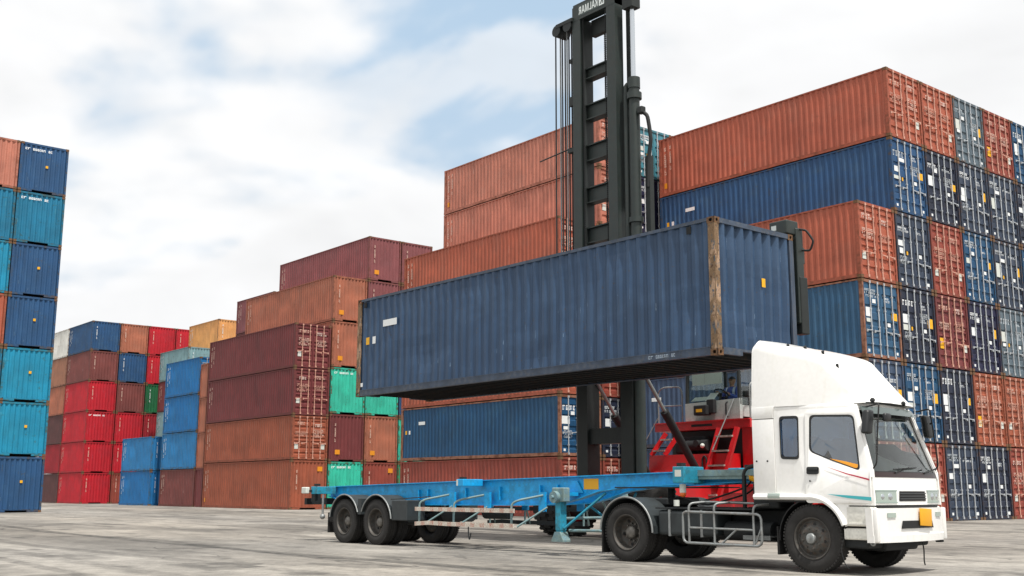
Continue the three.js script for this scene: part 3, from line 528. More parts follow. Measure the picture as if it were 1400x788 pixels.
// ------------------------------------------------------------------ white tractor and blue skeletal trailer
const TH2 = 0.0379 + 0.030, TH = 0.0379, TP = [-9.22 - Math.sin(TH) * 0.94, 0, -12.81 - Math.cos(TH) * 0.94];
function lathe(pts, seg = 40) { const g = new THREE.LatheGeometry(pts.map(p => new THREE.Vector2(p[0], p[1])), seg); g.rotateX(Math.PI / 2); return g; }   // axis along z; y of profile -> z
function tyreGeo(r, w, rb) {
  return cached(`ty${r}_${w}`, () => {
    const h = w / 2, o = [lathe([[rb, -h + 0.03], [rb + 0.015, -h + 0.008], [rb + (r - rb) * 0.45, -h - 0.006], [r - 0.05, -h + 0.006], [r - 0.02, -h + 0.022], [r - 0.004, -h + 0.04], [r - 0.004, -0.034], [r - 0.018, -0.03], [r - 0.018, -0.018], [r - 0.004, -0.014], [r - 0.004, 0.014], [r - 0.018, 0.018], [r - 0.018, 0.03], [r - 0.004, 0.034], [r - 0.004, h - 0.04], [r - 0.02, h - 0.022], [r - 0.05, h - 0.006], [r - (r - rb) * 0.45 - (r - rb) * 0.1, h + 0.006], [rb + 0.015, h - 0.008], [rb, h - 0.03], [rb - 0.01, 0], [rb, -h + 0.03]], 64)];
    const n = 60; for (let i = 0; i < n; i++) for (const s of [-1, 1]) { const g = bx(-0.014, 0.014, r - 0.024, r - 0.0015, s > 0 ? h - 0.06 : -h + 0.012, s > 0 ? h - 0.012 : -h + 0.06); g.rotateZ((i + (s > 0 ? 0.5 : 0)) / n * Math.PI * 2); o.push(g); }
    return planar(merge(o), 0.5);
  });
}
function wheel(parent, x, z, r, w, kind, s = 1, spin = 0) {   // s = which way the outer face looks along z
  const g = sub('wheel', parent, [x, r, z]); if (s < 0) g.rotation.y = Math.PI; const h = w / 2, rb = r * 0.595;
  part('tyre', tyreGeo(r, w, rb), M.tyre, g, 0);
  const lip = [[rb - 0.004, h - 0.03], [rb + 0.012, h - 0.012], [rb + 0.006, h - 0.002], [rb - 0.012, h - 0.012]];
  if (kind === 'front') {
    part('rim', lathe([...lip, [rb - 0.02, h - 0.05], [rb - 0.035, h - 0.062], [rb - 0.05, h - 0.05], [0.17, h - 0.012], [0.15, h + 0.006], [0.06, h + 0.006], [0.055, h - 0.03], [0.0, h - 0.03]], 40), M.rim, g, 0.5);
    part('hub', [lathe([[0.072, h], [0.07, h + 0.035], [0.055, h + 0.05], [0.0, h + 0.052]], 24)], M.galv, g, 0.5);
    const holes = [], nuts = []; for (let i = 0; i < 8; i++) { const a = i / 8 * 6.283 + spin; nuts.push(rod([Math.cos(a) * 0.135, Math.sin(a) * 0.135, h], [Math.cos(a) * 0.135, Math.sin(a) * 0.135, h + 0.028], 0.014, 6)); const b = a + 0.39; const q = new THREE.CylinderGeometry(0.021, 0.021, 0.004, 12); q.rotateX(Math.PI / 2); q.translate(Math.cos(b) * 0.192, Math.sin(b) * 0.192, h - 0.022); q.scale(1, 1, 1); holes.push(q); }
    part('wheel_nuts', nuts, M.rim, g, 0.5); part('hand_holes', holes, M.black, g, 0.5);
  } else {
    part('rim', lathe([...lip, [rb - 0.02, h - 0.05], [rb - 0.03, -0.02], [rb - 0.05, -0.055], [0.15, -h + 0.045], [0.0, -h + 0.045]], 40), M.rim, g, 0.5);
    part('hub', [lathe([[0.105, -h + 0.045], [0.10, -h + 0.12], [0.09, 0.02], [0.06, 0.045], [0.0, 0.045]], 24)], M.hub, g, 0.5);
    const nuts = []; for (let i = 0; i < 10; i++) { const a = i / 10 * 6.283 + spin; nuts.push(rod([Math.cos(a) * 0.135, Math.sin(a) * 0.135, -h + 0.045], [Math.cos(a) * 0.135, Math.sin(a) * 0.135, -h + 0.085], 0.013, 6)); } part('wheel_nuts', nuts, M.hub, g, 0.5);
    const holes = []; for (let i = 0; i < 5; i++) { const b = i / 5 * 6.283 + 0.3 + spin; const q = new THREE.CylinderGeometry(0.026, 0.026, 0.004, 12); q.rotateX(Math.PI / 2); q.translate(Math.cos(b) * 0.188, Math.sin(b) * 0.188, -h + 0.062); holes.push(q); } part('hand_holes', holes, M.black, g, 0.5);
  }
  return g;
}
// arched mudguard over a wheel at x, from angle a0 to a1 (degrees, 90 = top)
function guard(parent, x, yc, r, a0, a1, z0, z1, mat, lipMat) {
  const pts = [], N = 18; for (let i = 0; i <= N; i++) { const a = lerp(a0, a1, i / N) * Math.PI / 180; pts.push([x + Math.cos(a) * r, yc + Math.sin(a) * r]); }
  for (let i = N; i >= 0; i--) { const a = lerp(a0, a1, i / N) * Math.PI / 180; pts.push([x + Math.cos(a) * (r - 0.014), yc + Math.sin(a) * (r - 0.014)]); }
  const m = part('mudguard', ext(pts, z0, z1), mat, parent);
  const lp = []; for (let i = 0; i <= N; i++) { const a = lerp(a0, a1, i / N) * Math.PI / 180; lp.push([x + Math.cos(a) * (r + 0.004), yc + Math.sin(a) * (r + 0.004), z1]); }
  part('guard_lip', tube(lp, 0.016, 40, 6), lipMat, m); return m;
}
{
  const t = thing('tractor_unit', 'white cab-over tractor unit with tall roof deflector, pulling the blue trailer', 'truck', [-9.22 - Math.sin(TH2) * 0.94, 0, -12.81 - Math.cos(TH2) * 0.94], TH2);
  const RW = 0.455;
  wheel(t, 0.03, 0.94 - 0.12, RW, 0.24, 'front', 1, 0.2); wheel(t, 0.03, -0.82, RW, 0.24, 'front', -1);
  for (const s of [1, -1]) { wheel(t, -3.27, s * 0.82, RW * 0.985, 0.235, 'dual', s, 0.5); wheel(t, -3.27, s * 0.55, RW * 0.985, 0.235, 'inner', s); }
  // chassis
  part('chassis_frame', [bx(-4.1, 0.85, 0.60, 0.80, 0.30, 0.36), bx(-4.1, 0.85, 0.60, 0.80, -0.36, -0.30), bx(-4.1, -4.0, 0.6, 0.8, -0.3, 0.3), bx(-2.2, -2.1, 0.6, 0.8, -0.3, 0.3), bx(-1.0, -0.9, 0.6, 0.8, -0.3, 0.3), bx(0.3, 0.85, 0.42, 0.6, -0.6, 0.6)], M.chassis, t);
  part('axle', [rod([0.03, RW, -0.78], [0.03, RW, 0.78], 0.05, 10)], M.chassis, t); part('axle', [rod([-3.27, RW, -0.8], [-3.27, RW, 0.8], 0.07, 10), new THREE.SphereGeometry(0.2, 16, 12).translate(-3.27, RW, 0)], M.chassis, t);
  part('fifth_wheel', [rbx(-3.75, -2.85, 0.86, 0.98, -0.42, 0.42, 0.03), bx(-3.6, -3.0, 0.8, 0.87, -0.45, 0.45)], M.chassis, t);
  const tank = part('fuel_tank', rbx(-2.72, -1.62, 0.42, 0.80, 0.42, 0.84, 0.06, 3), M.guardBlack, t); part('tank_cap', rod([-1.9, 0.8, 0.62], [-1.9, 0.83, 0.62], 0.04, 12), M.galv, tank);
  part('tank_strap', [bx(-2.5, -2.46, 0.412, 0.806, 0.415, 0.846), bx(-1.9, -1.86, 0.412, 0.806, 0.415, 0.846)], M.galv, tank);
  part('air_tank', [rod([-1.55, 0.52, 0.62], [-0.75, 0.52, 0.62], 0.13, 16)], M.chassis, t); part('battery_box', rbx(-2.6, -1.5, 0.40, 0.78, -0.84, -0.42, 0.03), M.chassis, t);
  part('deck_plate', [bx(-2.75, -1.0, 0.815, 0.835, -0.62, 0.84)], M.chassis, t);
  part('engine_sump', [rbx(-0.4, 0.85, 0.30, 0.62, -0.45, 0.45, 0.05), rbx(0.35, 0.8, 0.34, 0.6, -0.85, 0.85, 0.04)], M.chassis, t); part('drive_shaft', rod([-1.8, 0.45, 0.0], [-3.2, 0.45, 0.0], 0.07, 10), M.chassis, t); for (const z of [-0.4, 0.4]) part('brake_chamber', rod([-2.95, 0.55, z], [-2.7, 0.55, z], 0.1, 12), M.chassis, t); part('underbody_box', [rbx(-2.7, -0.6, 0.36, 0.6, -0.42, 0.42, 0.04)], M.chassis, t);
  part('gearbox', [rbx(-1.5, 0.4, 0.40, 0.85, -0.28, 0.28, 0.05)], M.chassis, t);
  for (const s of [1, -1]) { guard(t, -3.27, RW, RW + 0.075, 0, 178, s > 0 ? 0.42 : -0.94, s > 0 ? 0.94 : -0.42, M.guardBlack, M.galv); part('mud_flap', bx(-3.80, -3.785, 0.12, 0.50, s * 0.44, s * 0.92), M.rubber, t); part('guard_panel', bx(-2.76, -2.73, 0.44, 0.56, s * 0.5, s * 0.9), M.guardBlack, t); }
  // tubular side guard
  part('side_guard', [loopTube([[-2.10, 0.78, 0.93], [-0.77, 0.76, 0.93], [-0.77, 0.32, 0.93], [-2.15, 0.33, 0.93], [-2.15, 0.60, 0.93], [-2.15, 0.76, 0.93], [-2.10, 0.78, 0.93]], 0.020, 0.09)], M.galv, t);
  part('guard_bar', [rod([-2.04, 0.55, 0.93], [-0.90, 0.54, 0.93], 0.016)], M.galv, t);
  for (const [x, y1] of [[-2.04, 0.90], [-1.58, 0.90], [-0.90, 0.88]]) part('guard_post', loopTube([[x, 0.33, 0.93], [x, y1, 0.93], [x + 0.12, y1 + 0.02, 0.72], [x + 0.2, y1 + 0.02, 0.45]], 0.018, 0.08), M.galv, t);
  part('guard_bar', [rod([-1.98, 0.925, 0.70], [-0.85, 0.905, 0.70], 0.016)], M.galv, t); part('guard_brace', [rod([-1.45, 0.34, 0.93], [-1.18, 0.55, 0.93], 0.016), rod([-0.87, 0.36, 0.93], [-0.78, 0.56, 0.93], 0.014)], M.galv, t);
  part('step_plate', [bx(-1.18, -0.72, 0.44, 0.46, 0.62, 0.80), bx(-1.18, -0.72, 0.40, 0.44, 0.79, 0.80)], M.galv, t);
  part('hose_hoop', loopTube([[-1.30, 0.83, 0.55], [-1.30, 1.42, 0.55], [-1.02, 1.46, 0.55], [-0.60, 1.46, 0.55]], 0.032, 0.14), M.black, t);
  part('air_cleaner', [rod([-0.98, 0.84, 0.3], [-0.98, 1.30, 0.3], 0.22, 20), rbx(-1.05, -0.6, 0.84, 1.22, 0.3, 0.72, 0.04)], M.chassis, t);
  { const pts = []; for (let i = 0; i <= 150; i++) { const q = i / 150, a = q * 26 * Math.PI; pts.push(V(-1.22 + q * 0.28 + Math.sin(a) * 0.01, 1.30 - q * 0.12 + Math.sin(a) * 0.05, 0.50 + Math.cos(a) * 0.05)); } part('coiled_hose', new THREE.TubeGeometry(new THREE.CatmullRomCurve3(pts), 300, 0.0125, 5, false), M.yellow, t); }
  part('marker_lamp', [rod([-2.32, 0.86, 0.86], [-2.32, 0.95, 0.86], 0.045, 10)], M.cream, t);
  part('air_line', [tube([[-2.6, 0.98, 0.3], [-2.2, 0.92, 0.5], [-1.9, 1.0, 0.35], [-1.4, 1.15, 0.35], [-1.2, 1.3, 0.45]], 0.014, 30, 6), tube([[-2.7, 0.96, 0.2], [-2.1, 0.88, 0.35], [-1.5, 1.05, 0.2], [-1.1, 1.25, 0.35]], 0.014, 30, 6)], M.hose, t);

  // cab (its sides lean in towards the roof at the front)
  const W = 0.93, cab = t, cl = x => Math.min(1.15, Math.max(0, x)), part0 = part;
  const lean = g => { g = prep(g); const p = g.attributes.position; for (let i = 0; i < p.count; i++) { const k = cl((p.getY(i) - 1.28) / 0.9) * cl((p.getX(i) + 0.35) / 1.1); p.setZ(i, p.getZ(i) * (1 - 0.19 * k)); } p.needsUpdate = true; return toCreasedNormals(g, 0.6); };
  {
  const part = (n, g, m, p, uv) => part0(n, lean(Array.isArray(g) ? merge(g) : g), m, p, uv);
  const doorWin = ring([[0.045, 1.62], [0.36, 1.50], [0.79, 1.35], [0.66, 2.09], [0.05, 2.11]], 0.07), rearWin = ring([[-0.40, 1.54], [-0.13, 1.53], [-0.13, 2.10], [-0.40, 2.10]], 0.05);
  const archPts = []; for (let i = 0; i <= 14; i++) { const a = lerp(18, 108, i / 14) * Math.PI / 180; archPts.push([0.03 + Math.cos(a) * 0.53, 0.46 + Math.sin(a) * 0.53]); }
  const sideOut = [[-0.50, 2.20], [-0.50, 1.0], ...archPts.slice().reverse(), [0.60, 0.64], [0.60, 0.90], [0.975, 0.90], [0.965, 1.34], [0.70, 2.22]];
  for (const s of [1, -1]) {
    const a = s > 0 ? W - 0.03 : -W, b = s > 0 ? W : -W + 0.03;
    const grow = (h, k) => h.map(([x, y]) => { const c = h.reduce((q, p) => [q[0] + p[0] / h.length, q[1] + p[1] / h.length], [0, 0]); return [c[0] + (x - c[0]) * k, c[1] + (y - c[1]) * k]; });
    part('side_panel', ext(sideOut, a, b, [grow(doorWin, 1.05), rearWin]), M.white, cab, 2);
    const dz0 = s > 0 ? W + 0.001 : -W - 0.021, doorOut = ring([[-0.03, 0.925], [0.95, 0.925], [0.945, 1.34], [0.69, 2.17], [-0.02, 2.18]], 0.06);
    const door = part('door', ext(doorOut, dz0, dz0 + 0.02, [grow(doorWin, 1.02)], 0.006), M.white, cab, 2);
    part('door_window', ext(grow(doorWin, 1.015), dz0 + 0.004, dz0 + 0.008), s > 0 ? M.film : M.glass, door); part('window_seal', ext(grow(doorWin, 1.02), dz0 + 0.0005, dz0 + 0.0165, [grow(doorWin, 0.955)]), M.blackTrim, door);
    part('handle_recess', ext(ring([[0.0, 1.31], [0.19, 1.31], [0.19, 1.41], [0.0, 1.41]], 0.03), s > 0 ? dz0 + 0.0201 : dz0 - 0.003, s > 0 ? dz0 + 0.024 : dz0 - 0.0001), M.blackTrim, door);
    part('door_handle', rbx(0.02, 0.17, 1.355, 1.395, s * (W + 0.022), s * (W + 0.042), 0.008), M.chassis, door);
    part('door_lock', rod([0.05, 1.22, s * (W + 0.02)], [0.05, 1.22, s * (W + 0.026)], 0.012, 10), M.chassis, door);
    part('rear_window', ext(grow(rearWin, 1.01), a + 0.012, a + 0.017), M.tint, cab); part('window_seal', ext(grow(rearWin, 1.06), s > 0 ? b : a - 0.008, s > 0 ? b + 0.008 : a, [grow(rearWin, 0.93)]), M.blackTrim, cab);
    if (s > 0) {   // painted stripes
      const st = (n, p, m) => part(n, ext(p, W + 0.0213, W + 0.0228), m, door);
      st('red_stripe', [[0.28, 1.415], [0.60, 1.305], [0.925, 1.222], [0.925, 1.244], [0.60, 1.320]], flat('#b01e3e', 0.4)); st('teal_stripe', [[0.30, 1.045], [0.60, 0.995], [0.945, 0.96], [0.945, 1.008], [0.60, 1.030]], flat('#3fb0b8', 0.4));
      part('orange_stripe', ext([[0.30, 1.525], [0.76, 1.365], [0.765, 1.43], [0.55, 1.48]], dz0 + 0.009, dz0 + 0.0125), flat('#d8901e', 0.4), door);
    }
    // door card below the glass line and fender lip
    part('door_trim', ext(grow([[0.045, 1.63], [0.36, 1.50], [0.80, 1.35], [0.785, 1.60], [0.5, 1.66], [0.38, 1.76], [0.05, 1.78]], 0.98), s > 0 ? a - 0.03 : b + 0.02, s > 0 ? a - 0.02 : b + 0.03), M.black, cab);
    const lipPts = [[-0.86, 1.005, s * (W + 0.012)], [-0.40, 1.005, s * (W + 0.012)], ...archPts.slice().reverse().map(([x, y]) => [x, y + 0.015, s * (W + 0.012)]).slice(2)];
    const f = part('fender', [tube(lipPts, 0.042, 60, 8)], M.white, cab, 2);
    part('side_marker', rbx(-0.62, -0.42, 0.985, 1.055, s * (W + 0.03), s * (W + 0.056), 0.01), M.lens, f);
    part('fender_liner', (() => { const p = [], N = 14; for (let i = 0; i <= N; i++) { const a2 = lerp(15, 185, i / N) * Math.PI / 180; p.push([0.03 + Math.cos(a2) * 0.525, 0.46 + Math.sin(a2) * 0.525]); } for (let i = N; i >= 0; i--) { const a2 = lerp(15, 185, i / N) * Math.PI / 180; p.push([0.03 + Math.cos(a2) * 0.51, 0.46 + Math.sin(a2) * 0.51]); } return ext(p, s > 0 ? 0.5 : -0.92, s > 0 ? 0.92 : -0.5); })(), M.black, cab);
    part('mud_flap', [bx(-0.53, -0.505, 0.22, 0.60, s * 0.55, s * 0.92)], M.rubber, cab);
    part('step_panel', rbx(0.56, 0.955, 0.63, 0.885, s * 0.5, s * (W + 0.004), 0.02), M.whiteDirty, cab, 2); part('step_tread', [bx(0.60, 0.94, 0.655, 0.675, s * 0.9, s * (W + 0.022))], M.whiteDirty, cab);
    part('lower_step', rbx(0.50, 0.965, 0.455, 0.605, s * 0.5, s * (W - 0.012), 0.02), M.whiteDirty, cab, 2);
    part('side_fairing', ext([[-0.86, 1.035], [-0.505, 1.035], [-0.505, 2.085], [-0.86, 2.085]], s > 0 ? W - 0.02 : -W - 0.012, s > 0 ? W + 0.012 : -W + 0.02, [], 0.005), M.white, cab, 2);
    part('side_fairing', ext([[-0.86, 2.095], [-0.505, 2.095], [-0.505, 2.20], [-0.48, 2.26], [-0.86, 2.26]], s > 0 ? W - 0.02 : -W - 0.012, s > 0 ? W + 0.012 : -W + 0.02, [], 0.005), M.white, cab, 2);
    part('fairing_backing', bx(-0.855, -0.51, 2.05, 2.13, s * (W - 0.022), s * (W - 0.03)), M.chassis, cab); part('arch_filler', bx(-0.64, -0.06, 0.935, 0.985, s * 0.45, s * 0.915), M.black, cab);
    part('fairing_bolts', [rod([-0.80, 1.50, s * (W + 0.01)], [-0.80, 1.50, s * (W + 0.02)], 0.013, 8), rod([-0.62, 1.50, s * (W + 0.01)], [-0.62, 1.50, s * (W + 0.02)], 0.013, 8)], M.chassis, cab);
  }
  // curved front skins
  const curve = (z, k = 0.13) => k * 0.5 * (z / W) ** 2 + 0.03 * Math.pow(Math.abs(z / W), 10);
  function front(y0, y1, b0, b1, hw0, hw1, th, k = 0.13, N = 22, R = 4, zs = -1, ze = 1) {
    const P = [], pos = [], at = (i, j, back) => { const q = j / R, y = lerp(y0, y1, q), hw = lerp(hw0, hw1, q), z = lerp(zs, ze, i / N) * hw; return [lerp(b0, b1, q) - curve(z, k) - back, y, z]; };
    const q4 = (a, b, c, d) => { pos.push(...a, ...b, ...c, ...a, ...c, ...d); };
    for (let i = 0; i < N; i++) for (let j = 0; j < R; j++) { q4(at(i + 1, j, 0), at(i, j, 0), at(i, j + 1, 0), at(i + 1, j + 1, 0)); if (th) q4(at(i, j, th), at(i + 1, j, th), at(i + 1, j + 1, th), at(i, j + 1, th)); }
    if (th) { for (let i = 0; i < N; i++) { q4(at(i, 0, th), at(i, 0, 0), at(i + 1, 0, 0), at(i + 1, 0, th)); q4(at(i, R, 0), at(i, R, th), at(i + 1, R, th), at(i + 1, R, 0)); } for (let j = 0; j < R; j++) { q4(at(0, j, 0), at(0, j, th), at(0, j + 1, th), at(0, j + 1, 0)); q4(at(N, j, th), at(N, j, 0), at(N, j + 1, 0), at(N, j + 1, th)); } }
    const g = new THREE.BufferGeometry(); g.setAttribute('position', new THREE.BufferAttribute(new Float32Array(pos), 3)); g.computeVertexNormals(); return toCreasedNormals(prep(g), 0.5);
  }
  part('front_panel', front(0.905, 1.265, 1.035, 1.03, 0.925, 0.925, 0.04), M.white, cab, 2);
  const ws = part('windshield', front(1.30, 2.13, 1.01, 0.755, 0.865, 0.84, 0.006), M.glass, cab);
  part('windshield_border', [front(1.262, 1.345, 1.028, 1.008, 0.90, 0.885, 0.01), front(2.08, 2.17, 0.773, 0.745, 0.86, 0.85, 0.01), front(1.262, 2.17, 1.024, 0.745, 0.90, 0.87, 0.012, 0.13, 2, 6, 0.93, 1.0), front(1.262, 2.17, 1.024, 0.745, 0.90, 0.87, 0.012, 0.13, 2, 6, -1.0, -0.93)], M.blackTrim, ws);
  part('cowl', front(1.265, 1.335, 1.034, 1.018, 0.91, 0.90, 0.012), flat('#2b1a1a', 0.35), cab);
  for (const s of [1, -1]) part('pillar', (() => { const g = ext([[0.90, 1.26], [0.968, 1.26], [0.955, 1.36], [0.68, 2.24], [0.60, 2.24]], s > 0 ? 0.865 : -W + 0.002, s > 0 ? W - 0.002 : -0.865, [], 0.01); return g; })(), M.white, cab, 2);
  part('roof', [rbx(-0.52, 0.60, 2.18, 2.27, -W + 0.002, W - 0.002, 0.03), front(2.165, 2.265, 0.755, 0.70, W - 0.01, W - 0.03, 0.05)], M.white, cab, 2);
  part('rear_panel', [bx(-0.52, -0.48, 1.0, 2.19, -W + 0.03, W - 0.03)], M.white, cab, 2); part('cab_floor', [bx(-0.48, 0.88, 0.98, 1.02, -W + 0.03, W - 0.03)], M.black, cab);
  part('sun_visor', front(2.115, 2.215, 0.87, 0.80, 0.90, 0.88, 0.012), new THREE.MeshPhysicalMaterial({ color: '#5d6a68', roughness: 0.2, transmission: 0.35, thickness: 0 }), cab);
  part('dashboard', [front(1.10, 1.30, 0.98, 0.93, 0.86, 0.86, 0.35)], flat('#2a2b2d', 0.8), cab);
  part('seat', [rbx(-0.25, 0.25, 1.05, 1.32, 0.25, 0.78, 0.06), rbx(-0.32, -0.15, 1.25, 1.85, 0.25, 0.78, 0.06)], M.seat, cab); part('seat', [rbx(-0.25, 0.25, 1.05, 1.32, -0.78, -0.25, 0.06), rbx(-0.32, -0.15, 1.25, 1.85, -0.78, -0.25, 0.06)], M.seat, cab);
  { const g = new THREE.TorusGeometry(0.2, 0.014, 8, 28); g.rotateY(Math.PI / 2); g.rotateZ(0.6); g.translate(0.52, 1.42, 0.42); part('steering_wheel', g, M.black, cab); }
  for (const z of [0.42, -0.40]) part('wiper', [rod([1.03 - curve(z), 1.325, z], [1.0, 1.40, z - 0.42], 0.010, 6), rod([1.022 - curve(z - 0.1), 1.372, z + 0.05], [1.012 - curve(z - 0.7), 1.40, z - 0.62], 0.008, 6)], M.black, cab);
  // lamps, grille
  for (const s of [1, -1]) {
    const lamp = part('headlight', front(0.945, 1.085, 1.042, 1.042, 0.875, 0.875, 0.02, 0.13, 8, 2, s > 0 ? 0.50 : -0.99, s > 0 ? 0.99 : -0.50), M.lens, cab);
    part('lamp_bezel', [front(1.083, 1.10, 1.046, 1.046, 0.885, 0.885, 0.03, 0.13, 8, 1, s > 0 ? 0.48 : -1, s > 0 ? 1 : -0.48), front(0.93, 0.946, 1.046, 1.046, 0.885, 0.885, 0.03, 0.13, 8, 1, s > 0 ? 0.48 : -1, s > 0 ? 1 : -0.48)], flat('#8f9f98', 0.4), lamp);
    part('lamp_reflector', [new THREE.SphereGeometry(0.055, 16, 10).scale(0.4, 1, 1).translate(1.036 - curve(0.6), 1.012, s * 0.58), new THREE.SphereGeometry(0.045, 16, 10).scale(0.4, 1, 1).translate(1.032 - curve(0.74), 1.012, s * 0.74)], M.chrome, lamp);
    part('fog_lamp', front(0.745, 0.805, 1.094, 1.094, 0.97, 0.97, 0.01, 0.13, 4, 1, s > 0 ? 0.58 : -0.76, s > 0 ? 0.76 : -0.58), M.lens, cab);
  }
  const gr = part('grille', front(0.955, 1.085, 1.040, 1.040, 0.37, 0.35, 0.012, 0.13, 10, 1), M.black, cab);
  for (const y of [0.985, 1.02, 1.055]) part('grille_slat', front(y - 0.007, y + 0.007, 1.052, 1.052, 0.36, 0.36, 0.012, 0.13, 10, 1), flat('#3a3d3f', 0.4), gr);
  const bp = part('bumper', [front(0.425, 0.865, 1.075, 1.088, 0.965, 0.985, 0.09, 0.15), front(0.425, 0.52, 1.088, 1.092, 0.967, 0.968, 0.02, 0.15), bx(0.60, 0.93, 0.45, 0.5, 0.55, 0.62)], M.white, cab, 2);
  for (const q of [0.9325, -0.9325]) part('bumper_return', rbx(0.955, 1.02, 0.43, 0.865, q - 0.0325, q + 0.0325, 0.02), M.white, bp, 2);
  part('bumper_gap', front(0.862, 0.91, 1.02, 1.02, 0.91, 0.91, 0.02), M.black, cab);
  part('bumper_slot', front(0.60, 0.70, 1.096, 1.096, 0.44, 0.40, 0.01, 0.13, 10, 1), M.black, bp);
  part('number_plate', (() => { const g = rbx(-0.006, 0.006, -0.115, 0.115, -0.165, 0.165, 0.004); g.rotateX(-0.05); g.translate(1.112, 0.74, -0.17); return g; })(), flat('#e0a010', 0.5), bp);
  part('bumper_strap', [tube([[1.0, 0.43, -0.25], [1.01, 0.3, -0.26], [1.0, 0.16, -0.27], [1.005, 0.1, -0.28]], 0.009, 16, 6)], M.hose, bp); part('tow_eye', new THREE.TorusGeometry(0.03, 0.014, 8, 14).translate(0.86, 0.42, 0.82), M.galv, bp); part('tow_hook', rbx(0.9, 0.98, 0.385, 0.42, -0.93, -0.83, 0.01), M.chassis, bp);
  part('cab_wire', [tube([[0.50, 0.50, 0.9], [0.46, 0.32, 0.93], [0.50, 0.14, 0.92], [0.54, 0.08, 0.9]], 0.007, 20, 5)], M.hose, cab);
  // mirrors
  for (const s of [1, -1]) {
    const m = part('mirror', [rbx(0.84, 0.93, 1.83, 2.15, s * 0.90, s * 1.10, 0.035, 3)], M.blackTrim, cab);
    part('mirror_arm', [loopTube([[0.80, 2.20, s * 0.88], [1.0, 2.235, s * 0.93], [1.0, 1.98, s * 0.93], [1.0, 1.44, s * 0.90], [0.93, 1.36, s * 0.88]], 0.011, 0.04), rod([0.95, 2.03, s * 0.98], [1.0, 2.03, s * 0.93], 0.012, 6)], M.black, m);
  }
  part('mirror', [rbx(1.0, 1.06, 2.0, 2.11, 0.62, 0.82, 0.03, 3)], M.blackTrim, cab);
  // roof deflector lofted over the roof
  {
    const S = [[-0.86, 0.935, 3.20, 0.16], [-0.80, 0.938, 3.25, 0.16], [-0.62, 0.936, 3.20, 0.18], [-0.42, 0.93, 3.14, 0.17], [-0.15, 0.92, 3.085, 0.17], [0.10, 0.905, 3.00, 0.16], [0.18, 0.905, 2.95, 0.15], [0.36, 0.895, 2.745, 0.14], [0.56, 0.885, 2.515, 0.11], [0.73, 0.87, 2.325, 0.05], [0.79, 0.86, 2.27, 0.01]];
    const sec = ([x, hw, top, r]) => { const o = [], yb = x > 0.6 ? lerp(2.255, 2.262, (x - 0.6) / 0.3) : 2.255, tp = Math.max(top, yb + 0.008), lean = 0.06 * (tp - yb); r = Math.min(r, (tp - yb) * 0.8); o.push([x, yb, hw]); o.push([x, lerp(yb, tp - r, 0.5), hw - lean * 0.4]); for (let i = 0; i <= 7; i++) { const a = i / 7 * Math.PI / 2; o.push([x, tp - r + Math.sin(a) * r, hw - lean - r + Math.cos(a) * r]); } for (let i = 1; i <= 3; i++) o.push([x, tp + 0.015 * Math.sin(i / 4 * Math.PI / 2 * 1.3), lerp(hw - lean - r, 0, i / 4)]); const mir = o.slice().reverse().map(p => [p[0], p[1], -p[2]]); return [...o, [x, tp + 0.018, 0], ...mir]; };
    const rows = S.map(sec), pos = []; for (let j = 0; j < rows.length - 1; j++) for (let i = 0; i < rows[0].length - 1; i++) { const a = rows[j][i], b = rows[j + 1][i], c = rows[j + 1][i + 1], d2 = rows[j][i + 1]; pos.push(...a, ...b, ...c, ...a, ...c, ...d2); }
    for (let i = 1; i < rows[0].length - 1; i++) pos.push(...rows[0][0], ...rows[0][i], ...rows[0][i + 1]);
    const g = new THREE.BufferGeometry(); g.setAttribute('position', new THREE.BufferAttribute(new Float32Array(pos), 3)); g.computeVertexNormals();
    const df = part('roof_deflector', toCreasedNormals(prep(g), 0.7), M.white, cab, 2);
    part('deflector_bolts', [[-0.40, 3.14], [-0.14, 3.09], [0.12, 3.0], [0.32, 2.80]].map(([x, y]) => rod([x, y - 0.05, 0.62], [x + 0.01, y + 0.025, 0.66], 0.02, 8)), M.chassis, df);
    part('roof_lamp', [new THREE.SphereGeometry(0.035, 12, 8).translate(0.80, 2.30, -0.45)], M.chassis, df); part('roof_lamp', [new THREE.SphereGeometry(0.035, 12, 8).translate(0.80, 2.30, 0.66)], M.chassis, df);
  }
  }
}
